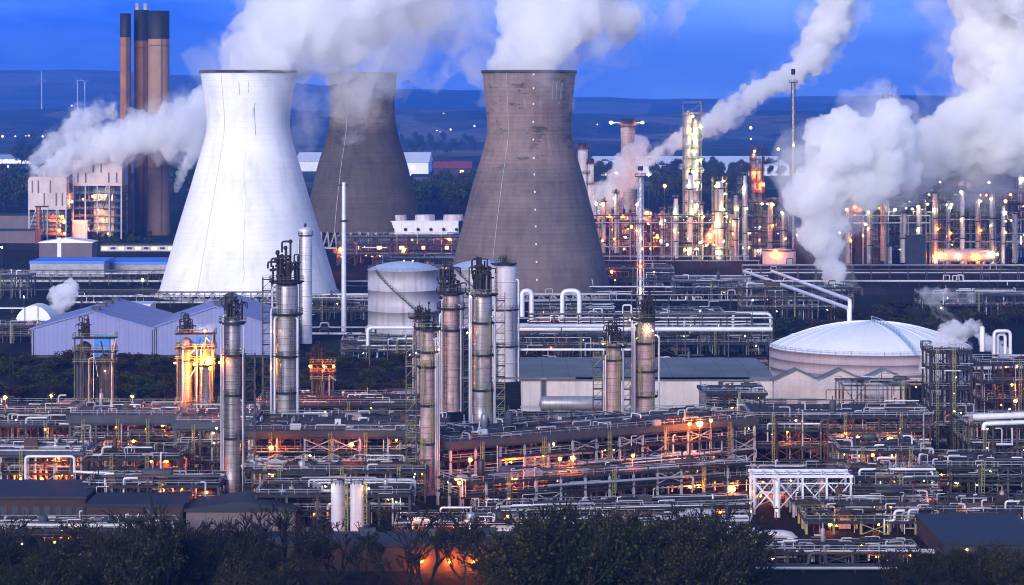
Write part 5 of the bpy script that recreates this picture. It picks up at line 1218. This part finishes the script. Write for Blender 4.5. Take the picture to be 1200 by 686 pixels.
for dx in (-3, .5, 3): bulb(t, (dx, -3.4, Z(428, 690)), 'f', .4)
column('thin pale column inside the orange lit vessel stand', 241, 428, 476, 8, 652, 'lagging_pink', 112, plats=((.0, 2.2),), pipes=1, top=.8)

# ---------------------------------------------------------------- the front units, deck by deck
def U(label, a, b, Y0, Y1, lv, **k): return sframe(label, X(a, Y0), X(b, Y0), Y0, Y1, lv, k.pop('bx', 6), k.pop('by', 7), k.pop('seed', 1), **k)
U('low pipe structure with orange lamps at the far left edge', -30, 92, 640, 665, [4.5, 9], seed=201, pipes=30, lamps='oow', nl=9, lr=.34, m='steel_rust', equip=1.2, ladders=2)
U('nearer low steel frame at the far left edge before the orange lamps', -30, 95, 590, 606, [4.5, 8.5], seed=202, pipes=30, lamps='of', nl=7, lr=.32, m='steel_pale', equip=1.2, topdeck='deck_blue', kerb=.7, ladders=1)
U('steel structure under a blue grey canopy deck with the dark twin stand', 82, 204, 628, 652, [4, 7.5, 11], seed=203, pipes=34, lamps='offw', nl=10, lr=.34, topdeck='deck_blue', kerb=1.9, m='steel_grey', equip=1.2, ladders=3)
U('front steel bays below the canopy deck at left', 100, 210, 588, 606, [4, 8], seed=204, pipes=34, lamps='fow', nl=7, lr=.3, m='steel', equip=1.3, ladders=2)
U('second canopy deck structure around the tallest front column', 206, 292, 612, 640, [4, 8, 11.6], seed=205, pipes=34, lamps='gwow', nl=9, lr=.33, topdeck='deck_blue', kerb=1.6, m='steel_grey', equip=1.2, ladders=2)
U('open bays right of the tallest front column', 286, 332, 578, 590, [3.5, 7], seed=206, pipes=26, lamps='wcf', nl=6, lr=.24, m='steel_grey', equip=1.2, ladders=1, toprail=True)
U('long concrete deck structure between the silver columns', 292, 520, 604, 634, [4, 7.5, 10.8], seed=207, bx=6, pipes=60, lamps='oowgf', nl=16, lr=.36, topdeck='deck_concrete', kerb=1.4, m='steel_pale', equip=1.1, ladders=4)
U('front steel walkway level below the long concrete deck', 296, 498, 576, 592, [3.6, 6.8], seed=208, bx=7, pipes=44, lamps='wgoc', nl=10, lr=.24, m='steel_grey', equip=1.3, ladders=3)
U('rearward deck with small plant behind the long concrete deck', 300, 520, 668, 690, [5, 10.5], seed=209, bx=8, pipes=30, lamps='wo', nl=6, lr=.26, topdeck='deck_concrete', m='steel_grey', equip=.9, ladders=1)
# the long deck at centre runs away to the right
def skew(label, a, b, ya, yb_, lv, D=20, **k):
    x0, x1 = X(a, ya), X(b, yb_); L_ = math.hypot(x1-x0, yb_-ya); an = math.atan2(yb_-ya, x1-x0)
    t = sframe(label, -L_/2, L_/2, -D/2, D/2, lv, k.pop('bx', 7), k.pop('by', 7), k.pop('seed', 1), **k)
    t.rotation_euler.z = an; t.location = ((x0+x1)/2-math.sin(an)*D/2, (ya+yb_)/2+math.cos(an)*D/2, 0)
    return t
skew('long concrete topped pipe structure running away from the silver columns at centre', 528, 884, 588, 633, [4, 7.5, 10.2], 22, seed=211, bx=6.5, pipes=90, lamps='oowwg', nl=14, lr=.36, topdeck='deck_concrete', kerb=1.5, m='steel_pale', equip=1.0, ladders=5)
skew('lower front pipe way below the long centre deck', 540, 880, 562, 592, [3.4, 6.2], 12, seed=212, bx=6, pipes=64, lamps='owwg', nl=9, lr=.28, m='steel_pale', equip=1.1, ladders=3, brace=.2)
skew('front yard pipework at the foot of the centre unit', 560, 880, 543, 553, [3.0], 9, seed=213, bx=8, pipes=40, lamps='wof', nl=8, lr=.24, m='steel_pale', equip=2.2, ladders=0)
U('roofed pump deck beside the end of the long shed', 826, 896, 690, 708, [4, 8.2, 10.8], seed=214, pipes=26, lamps='wo', nl=4, lr=.28, topdeck='steel', kerb=.7, m='steel', equip=1.2)
U('maze of pipework behind the white truss', 880, 1090, 640, 668, [4, 8, 11], seed=215, pipes=64, lamps='ofwc', nl=12, lr=.36, m='steel_rust', equip=1.2, ladders=3)
U('level rust brown pipe gantry before the domed tank', 988, 1118, 700, 716, [4.5, 12.5], seed=216, pipes=14, lamps='oof', nl=4, lr=.34, m='steel_rust', equip=.4, ladders=1, toprail=False)
U('steel structure left of the dark stair tower at right', 985, 1085, 600, 622, [4, 8], seed=217, pipes=44, lamps='fowg', nl=9, lr=.34, m='steel_grey', equip=1.1, ladders=2)
U('pipe structure at the right edge behind the furnace', 1135, 1220, 640, 662, [4.5, 9], seed=218, pipes=40, lamps='ocw', nl=8, lr=.34, m='steel_grey', equip=1.1, ladders=2)
U('rust red lit structure at the right edge above the white pipes', 1150, 1225, 730, 745, [5, 10, 15], seed=219, pipes=26, lamps='of', nl=6, lr=.4, m='steel_rust', equip=1.0)
U('green lit pump yard below the twin pipe arches', 1080, 1215, 586, 606, [3.6, 6.4], seed=220, pipes=44, lamps='gcg', nl=9, lr=.26, m='steel_grey', equip=1.4, ladders=1)
U('front equipment yard below the white truss', 930, 1100, 556, 570, [3.2], seed=221, pipes=34, lamps='wof', nl=6, lr=.26, m='steel_pale', equip=2.0, ladders=0)
U('tall dark stair tower structure at right', 1090, 1138, 668, 680, [5, 10, 15, 20, 24], seed=222, pipes=22, lamps='wo', nl=4, lr=.3, m='steel', equip=.7, bx=5, ladders=2, brace=.9)
U('grey pump bays far behind the left canopy deck', 95, 330, 700, 722, [4.5], seed=223, pipes=30, lamps='owc', nl=7, lr=.3, m='steel_grey', equip=1.2, ladders=0)
U('brown pipe bays left of the pink gable shed', 560, 905, 706, 716, [2.4], seed=224, bx=8, pipes=40, lamps='wo', nl=8, lr=.28, m='steel', equip=1.0, ladders=0)
U('small steel yard behind the far left lamps', -30, 100, 706, 724, [5], seed=225, pipes=24, lamps='ow', nl=5, lr=.34, m='steel_rust', equip=1.0, ladders=0)
# white truss portal
Yt = 560; s = S(Yt); x0, x1 = X(884, Yt), X(997, Yt); W = x1-x0; h = Z(560, Yt); t = thing('trussed_portal', 'white painted trussed portal frame standing over the front yard', 'steel frame', ((x0+x1)/2, Yt, 0))
for y in (0, 9):
    for i in range(5): mb = MB(); x = -W/2+W*i/4; mb.b2(x-.22, x+.22, y-.22, y+.22, 0, h); mb.build('post', 'pipe_white', t)
    mb = MB(); mb.bar((-W/2-.5, y, h+.3), (W/2+.5, y, h+.3), .55); mb.bar((-W/2-.5, y, h-1.2), (W/2+.5, y, h-1.2), .25); mb.build('top_beam', 'pipe_white', t)
    for i in range(4):
        a = -W/2+W*i/4; b = a+W/4; mb = MB(); mb.bar((a, y-.24, 1), (b, y-.24, h-1), .22); mb.bar((b, y-.45, 1), (a, y-.45, h-1), .22); mb.build('cross_brace', 'pipe_white', t)
mb = MB(); [mb.bar((-W/2+W*i/8, 0, h+.3), (-W/2+W*i/8, 9, h+.3), .3) for i in range(9)]; mb.bar((-W/2, 4.5, h+.3), (W/2, 4.5, h+.3), .3); mb.build('roof_grid', 'pipe_white', t)
column('white pipe column with a red collar inside the trussed portal', 911, 563, 610, 7, 556, 'lagging_pale', 120, plats=(), pipes=0, top=0, lad=False, name='vent_column'); 
# furnace tubes lit from below
t = thing('fired_heater', 'row of pale stubby furnace tubes blazing orange from below', 'furnace', (X(1122, 600), 600, 0)); s = S(600)
for i in range(6):
    x = (-20+i*8)*s; mb = MB(); z = Z(566, 600); mb.cyl((x, 0, 0), (x, 0, z), .42, 10); mb.cyl((x, 0, z), (x, 0, z+1.6), .2, 8); mb.build('tube', 'tank_pale', t); bulb(t, (x+.7, -1.1, Z(585, 600)), 'o', .3)
mb = MB(); mb.b2(-26*s, 26*s, -1.5, 1.5, Z(590, 600)-.4, Z(590, 600)); mb.build('floor', 'steel_rust', t)
for i, (x, lb) in enumerate([(1113, 'pale pipe arch above the furnace tubes'), (1121, 'second pale pipe arch above the furnace tubes')]):
    pipeline(lb, [P(x, 566, 604+i), P(x, 553, 604+i), P(x+12, 553, 604+i), P(x+12, 562, 604+i)], .42, 'pipe_white', 60)
# fire lit slabs and lamps
def drum(label, px, py, Y, rpx, lpx, m='tank_pale', rz=0, name='horizontal_drum_vessel'):
    s = S(Y); r = rpx*s; t = thing(name, label, 'vessel', (X(px, Y), Y, 0), rz); mb = MB(); z = Z(py, Y); mb.hdrum((-lpx*s/2, 0, z), (lpx*s/2, 0, z), r, 18); mb.build('shell', m, t)
    for k in (-.32, .32): mb = MB(); mb.b2(lpx*s*k-.3, lpx*s*k+.3, -r*.7, r*.7, 0, z-r*.6); mb.build('saddle', 'steel_grey', t)
    return t
drum('pale drum angled in the yard right of the white portal', 1036, 600, 560, 9, 16, 'tank_pale', R(-30))
drum('larger pale drum with a red lit end right of the white portal', 1068, 594, 562, 10, 24, 'tank_pale', R(20))
pipeline('fat grey pipe bending down at the bottom beside the portal', [P(858, 627, 530), P(932, 627, 530), P(934, 660, 530)], 1.0, 'pipe_pale', 10)
pipeline('white pipe slanting along the yard floor at the bottom', [P(934, 658, 532), P(1000, 649, 545)], .45, 'pipe_white', 10)
pipeline('long white pipe level at the right edge by the dark roof', [P(1146, 598, 560), P(1225, 602, 556)], .62, 'pipe_white', 8)
pipeline('fat pale pipe bundle entering at the right edge', [P(1140, 489, 640), P(1225, 486, 640)], .8, 'pipe_white', 10)
pipeline('lower pale pipe with an elbow at the right edge', [P(1153, 504, 630), P(1153, 497, 630), P(1225, 494, 630)], .55, 'pipe_white', 10)
pipeline('white pipe stepping down before the pink gable shed', [P(950, 500, 690), P(950, 481, 690), P(1056, 485, 690)], .75, 'pipe_white', 10)
pipeline('long pale pipe level low before the pink gable shed', [P(916, 494, 672), P(1062, 501, 664)], .6, 'pipe_white', 9)
pipeline('pale pipe loop standing on the deck between silver columns', [P(412, 480, 680), P(412, 471, 680), P(440, 471, 680), P(440, 482, 680)], .3, 'pipe_white', 90)
pipeline('thin white pipe hooked over the far left bays', [P(30, 567, 585), P(30, 535, 585), P(84, 535, 585), P(87, 537, 585), P(87, 568, 585)], .3, 'pipe_white', 14)
pipeline('white pipe running level left of the front bays', [P(86, 553, 583), P(128, 555, 583)], .3, 'pipe_white', 10)
for i, (a, b, py, pb, Y, lb) in enumerate([(1165,1184,388,415,780,'outer white pipe arch behind the domed tank'),(1169,1178,392,415,782,'inner white pipe arch behind the domed tank'),(1150,1152,384,412,790,'bent white vent pipe beside the domed tank')]):
    pipeline(lb, [P(a, pb, Y), P(a, py, Y), P(b, py, Y), P(b, pb, Y)], .5, 'pipe_white', 60)
pipeline('pair of pale pipes level right of the domed tank', [P(1142, 432, 800), P(1225, 430, 800)], .5, 'pipe_pale', 14)
# front buildings
block('low dark roofed brick building at the bottom left', -40, 100, 585, 545, 24, 'brick_red', 'roof_dark', wins=11, wm='window_dark', par=.6, zb=-.2)
block('red brick annex with a pale roof edge beside the dark roofed building', 101, 214, 594, 537, 16, 'brick_red', 'roof_dark', wins=8, wm='window_dark', par=.5)
block('dark hipped shed with a pale wall glimpsed through the trees', 218, 345, 600, 538, 14, 'clad_mauve', 'roof_dark', rise=2.2)
block('long flat dark roof crossing behind the bottom trees', 285, 632, 641, 492, 12, 'brick_red', 'roof_dark', par=.9)
block('dark navy roofed store at the bottom right', 1106, 1230, 639, 500, 35, 'roof_dark', 'roof_dark', par=.5)
block('low dark blue roof at the bottom beside the grey pipe', 940, 1110, 668, 500, 8, 'brick_red', 'deck_blue', par=.5)
for i, (x, lb) in enumerate([(396, 'white silo half hidden by bare branches'), (418.5, 'second white silo with a warm lit side')]):
    s = S(525); r = 8.2*s; h = Z(568, 525); t = thing('silo', lb, 'silo', (X(x, 525), 525, 0)); mb = MB(); mb.lathe([(r, 0), (r, h), (r*.8, h+.5), (.02, h+.9)], n=24); mb.build('shell', 'tank_pale', t)
    mb = MB(); rail(mb, [(math.cos(PI/5*j)*r, math.sin(PI/5*j)*r, h) for j in range(10)], 1, .08, True); mb.build('handrail', 'steel_grey', t)
    mb = MB(); ladder(mb, (r+.3, -.5), 0, h+1, (0, -1)); mb.build('caged_ladder', 'rail_yellow', t)
    if i: bulb(t, (r+1, -r-.2, h-.6), 'w', .3)
    else: bulb(t, (-r-1, -r, h-.2), 'c', .25)
drum('white drum tank with a curved top among the orange lamps at the bottom', 590, 625, 512, 9, 26, 'tank_pale')
drum('small pale drum beside the bare branches at the bottom', 460, 632, 514, 8, 14, 'tank_pale', R(20))
U('orange lit pipe yard seen through the bottom branches', 462, 612, 520, 534, [3.2], seed=230, pipes=34, lamps='offw', nl=12, lr=.34, m='steel_rust', equip=2.2, ladders=0)
U('dark pipe bays behind the silos', 300, 480, 544, 560, [3.4, 6.4], seed=231, pipes=34, lamps='wgo', nl=7, lr=.24, m='steel_grey', equip=1.5, ladders=1)
U('pipework bays behind the red brick annex', 100, 256, 556, 570, [3.4, 6.6], seed=232, pipes=36, lamps='fow', nl=6, lr=.26, m='steel_grey', equip=1.5, ladders=1)
U('pipework bays behind the dark scrub at bottom centre', 600, 880, 524, 538, [3.2], seed=233, pipes=36, lamps='wo', nl=6, lr=.24, m='steel_pale', equip=2.0, ladders=0)
U('walkway platform with railings in the front yard', 945, 1105, 534, 548, [2.6], seed=234, pipes=22, lamps='owr', nl=3, lr=.3, m='rail_yellow', equip=1.6, ladders=0, rails='rail_yellow')
# wall lamps on the long flat roof building
for i, x in enumerate((494, 527, 556, 584, 604)):
    t = thing('wall_lamp', ('orange wall lamp under the long flat roof, first from the west', 'orange wall lamp under the long flat roof, second from the west', 'middle orange wall lamp under the long flat roof', 'orange wall lamp under the long flat roof, second from the east', 'orange wall lamp at the east end under the long flat roof')[i], 'lamp', (X(x, 491.6), 491.6, Z(657+i*.8, 491.6)), 0)
    mb = MB(); mb.b2(-.1, .1, -.1, .4, .3, .45); mb.build('bracket', 'steel', t); bulb(t, (0, -.3, 0), 'o', .42)
# lamps on poles, one by one
for x, y, Y, k, r, lb in [(820,497,618,'o',.8,'blazing orange lamp above the far end of the long centre deck'),(808,497,617,'f',.5,'deep orange lamp beside the blazing deck lamp'),(833,493,622,'o',.45,'orange lamp at the very end of the long centre deck'),(694,497,640,'o',.5,'orange lamp on the long deck near the short pink column'),(706,492,656,'w',.3,'small warm lamp right by the short pink column'),
  (748,454,700,'g',.4,'greenish lamp before the long shed beside the central column'),(741,460,700,'g',.3,'faint greenish lamp low before the long shed'),(318,525,600,'o',.6,'orange lamp under the long concrete deck near the stout column'),(412,521,600,'f',.55,'deep orange lamp under the long concrete deck at its middle'),(551,539,586,'f',.6,'deep orange lamp below the start of the centre deck'),
  (671,537,580,'o',.62,'brightest orange lamp under the centre deck'),(656,538,582,'f',.5,'red orange lamp under the centre deck'),(742,534,590,'f',.5,'red orange lamp far under the centre deck'),(604,563,570,'f',.55,'red orange glow low at the front of the centre deck'),(1043,515,640,'o',.8,'big orange lamp in the maze behind the white portal'),(1005,513,642,'o',.5,'smaller orange lamp in the maze behind the white portal'),
  (1012,562,600,'f',.55,'red orange lamp right of the white portal top'),(1007,581,590,'w',.45,'warm lamp right of the white portal'),(997,605,556,'w',.45,'warm lamp at the foot of the white portal'),(980,620,545,'o',1.0,'blazing orange lamp on the yard below the portal'),(968,622,546,'f',.7,'fire orange lamp left of the blazing yard lamp'),(858,573,590,'o',.8,'orange lamp behind the left leg of the white portal'),(868,590,575,'w',.5,'warm lamp low behind the white portal'),
  (1133,644,500,'w',.4,'lone warm lamp above the bottom right trees'),(1056,637,530,'r',.5,'red lamp on the walkway at the bottom right'),(910,598,552,'r',.45,'red lamp low on the white pipe column'),(1103,361,830,'w',.35,'tall warm street lamp rising behind the domed tank'),(1193,429,760,'f',.5,'orange lamp at the right edge beside the domed tank'),(1190,470,700,'o',.55,'orange lamp low at the right edge'),(1183,480,690,'w',.5,'pale warm lamp at the right edge above the fat pipes'),
  (71,554,600,'f',.95,'fire orange lamp behind the front bays at far left'),(20,552,602,'o',.7,'orange lamp behind the front bays at the left edge'),(55,538,610,'o',.4,'small orange lamp under the blue deck at far left'),(110,510,640,'f',.7,'red orange lamp under the canopy deck at left'),(160,508,640,'f',.45,'red orange lamp under the canopy deck right part'),(6,466,690,'o',.6,'orange lamp at the left edge above the low bays'),(60,464,700,'o',.4,'orange lamp above the low bays left of the twin stand'),(155,465,730,'o',.45,'amber lamp alone in the dark scrub'),
  (19,493,650,'w',.4,'warm lamp in the left bays'),(36,489,655,'w',.35,'second warm lamp in the left bays'),(254,502,606,'g',.5,'greenish lamp beside the tallest front column'),(216,571,575,'o',.45,'orange lamp low left of the tallest front column'),(251,519,605,'w',.4,'warm lamp under the second canopy deck'),(26,638,470,'w',.25,'small warm street lamp among the bottom left trees'),(64,635,470,'o',.25,'small orange street lamp among the bottom left trees'),(27,655,462,'w',.25,'low warm light through the bottom left trees'),
  (634,628,505,'o',.3,'small orange lamp above the bottom centre scrub'),(611,680,466,'o',.3,'orange lamp glinting at the bottom centre edge'),(403,464,760,'c',.3,'white lamp in the scrub right of the small orange stand'),(361,458,700,'w',.35,'warm lamp left of the small orange stand'),(182,483,660,'c',.3,'white lamp on the canopy deck'),(905,509,672,'w',.3,'warm lamp by the corner of the pink gable shed'),(1035,485,690,'w',.25,'warm lamp over the stepped white pipe'),(1120,442,720,'c',.3,'white lamp within the pink steam at the tank'),
  (575,634,518,'o',.6,'orange lamp at the white drum tank'),(535,640,516,'f',.6,'fire orange lamp in the bottom pipe yard'),(472,639,516,'o',.4,'orange lamp at the west end of the bottom pipe yard'),(510,636,517,'f',.5,'second fire orange lamp in the bottom pipe yard'),(455,571,560,'w',.3,'warm lamp behind the silos'),(485,566,565,'w',.3,'warm lamp at the foot of the thin valve column'),(538,566,560,'o',.45,'orange lamp low behind the bare trees at centre')]:
    pole_lamp(x, y, Y, k, lb, r*(.95 if k in 'of' else .72))

# ---------------------------------------------------------------- more plant filling the middle ground
for i, (a, b, y0, y1, lv, n, nl, lk, lb) in enumerate([(605,760,905,925,[4,7.5],34,4,'wo','dim pipe bays between the level pale pipes'),(765,905,915,935,[4,7.5],34,4,'wg','dim pipe bays right of the tall central column'),(600,900,850,862,[3],30,3,'wg','low green grey valve yard behind the long shed roof'),
  (325,440,1060,1080,[4,8],26,3,'wo','dark pipe bays between the slim mast and the pale tank'),(400,530,900,915,[3,6],26,4,'wc','dim pipe bays below the large pale tank'),(870,1000,1060,1080,[5,9,13],36,4,'cw','dark pipe trestle with the slanting pipes behind the domed tank'),(1080,1215,1090,1110,[4,8],24,4,'ow','low dark steel bays in the scrub at the right'),
  (330,500,740,756,[3],26,4,'wo','low pump row behind the rearward deck'),(-30,70,960,975,[3,6],16,2,'cg','dark green bays beside the blue sheds at the left edge'),(930,1060,930,945,[3.5],18,1,'w','dark bays close behind the domed tank'),(196,330,1000,1012,[4],18,1,'w','dark pipe bays behind the second blue shed')]):
    sframe(lb, X(a, y0), X(b, y0), y0, y1, lv, 9, 9, 300+i, pipes=n, lamps=lk, nl=nl, lr=.34, m=('steel','steel_grey','steel_rust')[i % 3], equip=1.3, ladders=1, pm=('pipe_pale','pipe_pale','steel_grey','pipe_dark','pipe_rust','pipe_white','deck_blue'))
for i, (a, b, Y, py, n, ti, lb) in enumerate([(600,905,960,381,6,2,'rack directly behind the long level pale pipe'),(430,530,960,398,4,1,'rack running under the large pale tank'),(330,440,990,392,5,2,'dark rack at the foot of the slim mast'),(0,60,1000,398,4,1,'short rack at the left edge beside the dome shed'),(1120,1215,860,432,4,1,'rack running right from the domed tank'),(870,1215,1360,326,5,2,'third parallel rack before the right refinery'),(400,545,1240,336,6,2,'rack crossing between the white and brown towers'),(720,905,1220,337,5,2,'rack crossing below the bright refinery columns')]):
    rk(lb, a, b, Y, py, npipe=n, tiers=ti, seed=340+i, loops=1, m=('steel','steel_grey')[i % 2], rmax=.5)
# thin mist added round the brightest lamps to stand in for their bloom
steam_mat('halo', .045, homog=True)
for i, (x, y, Y, r, lb) in enumerate([(242,427,652,15,'thin mist glowing orange, added round the blazing lamp on the vessel stand'),(820,497,615,11,'thin mist glowing orange, added at the far end of the long centre deck'),(671,538,578,12,'thin glowing mist added round the bright lamp under the centre deck'),(1043,515,637,12,'thin glowing mist added in the maze behind the white portal'),(980,620,543,13,'thin glowing mist added over the blazing yard lamp'),
  (71,554,598,12,'thin glowing mist added behind the front bays at far left'),(110,510,637,10,'thin glowing mist added under the canopy deck'),(551,539,584,10,'thin glowing mist added below the start of the centre deck'),(1122,580,596,16,'thin glowing mist added round the furnace tubes'),(318,525,598,10,'thin glowing mist added under the long concrete deck'),(575,634,515,12,'thin glowing mist added round the white drum tank'),
  (400,293,1357,13,'thin glowing mist added round the strong street lamp by the slim mast'),(835,275,1445,20,'thin glowing mist added at the foot of the yellow columns'),(755,255,1495,18,'thin glowing mist added beside the lattice flare'),(6,466,688,10,'thin glowing mist added round the lamp at the left edge'),(412,521,598,9,'thin glowing mist added round the lamp under the concrete deck middle'),(656,538,579,9,'thin glowing mist added round the red orange lamp under the centre deck'),(694,497,652,9,'thin glowing mist added round the lamp near the short pink column'),(858,573,587,11,'thin glowing mist added behind the left leg of the white portal'),(1005,513,639,9,'thin glowing mist added round the smaller lamp behind the white portal'),(20,552,599,10,'thin glowing mist added at the left edge bays'),(155,465,727,9,'thin glowing mist added round the lamp alone in the dark scrub'),(604,563,567,10,'thin glowing mist added low at the front of the centre deck'),(535,640,513,12,'thin glowing mist added in the bottom pipe yard'),(1193,429,757,10,'thin glowing mist added at the right edge beside the domed tank'),(60,464,697,8,'thin glowing mist added above the low bays at left'),(473,293,1397,10,'thin glowing mist added round the workshop street lamp'),(1190,470,697,9,'thin glowing mist added low at the right edge'),(742,534,587,8,'thin glowing mist added far under the centre deck')]):
    plume('halo', lb, Y, [(x-r*.2, y+r*.2, r*.62), (x+r*.15, y-r*.2, r*.66)], 'halo', 400+i, vox=.12, nper=5)

rk('low pipe rack along the yard at the bottom right of centre', 860, 1110, 512, 648, npipe=5, seed=360, m='steel_grey')
rk('low dark rack half hidden by trees at the bottom left', -30, 290, 520, 628, npipe=4, pm=('steel','pipe_dark','steel_grey'), seed=361, m='steel_grey')
rk('second low rack half hidden by trees at the bottom left', -30, 280, 505, 650, npipe=4, pm=('steel','pipe_dark','pipe_pale'), seed=362, m='steel')
U('cluttered low pipe bays before the bottom left brick building', -30, 200, 524, 534, [2.6], seed=363, pipes=40, lamps='wo', nl=4, lr=.26, m='steel_grey', equip=1.6, ladders=0)

U('pipe bays standing under the white portal', 886, 998, 572, 586, [3, 6.4], seed=370, pipes=40, lamps='owf', nl=8, lr=.34, m='steel_pale', equip=1.6, ladders=1)
U('lit valve bays right of the white portal', 1000, 1100, 574, 590, [3, 5.6], seed=371, pipes=36, lamps='owc', nl=8, lr=.34, m='steel_grey', equip=1.8, ladders=1)
U('low pipe bays beyond the navy roof at the bottom right', 1090, 1215, 544, 560, [3], seed=372, pipes=34, lamps='wo', nl=6, lr=.3, m='steel_grey', equip=2.0, ladders=0)
rk('dark pipe rack along the very bottom right of centre', 880, 1060, 492, 667, npipe=4, seed=373, m='steel', pm=('pipe_dark', 'steel_grey', 'pipe_pale'))
pole_lamp(905, 655, 498, 'w', 'warm lamp on the bottom rack right of the grey bent pipe', .22)
pole_lamp(1010, 640, 515, 'o', 'orange lamp over the bottom yard rack below the portal', .34)
for i, (px, py, Y, m_) in enumerate([(300, 633, 500, 'deck_blue'), (352, 634, 500, 'steel_grey'), (430, 632, 500, 'deck_blue'), (505, 633, 500, 'steel_grey'), (570, 633, 500, 'deck_blue')]):
    t = thing('roof_unit', ('boxy vent unit at the west end of the long flat roof', 'second vent unit from the west on the long flat roof', 'middle vent unit on the long flat roof', 'fourth vent unit from the west on the long flat roof', 'vent unit at the east end of the long flat roof')[i], 'vent', (X(px, Y), Y, Z(641, 492)+.9)); mb = MB(); mb.b2(-1.6, 1.6, -1, 1, 0, 1.3); mb.build('housing', m_, t); mb = MB(); mb.cyl((0, 0, 1.3), (0, 0, 1.9), .6, 12); mb.build('fan', 'steel', t)

U('dark low pipe bays along the bottom right of centre', 885, 1075, 500, 507, [2.2], seed=374, pipes=40, lamps='wo', nl=4, lr=.22, m='steel_grey', equip=2.0, ladders=0)
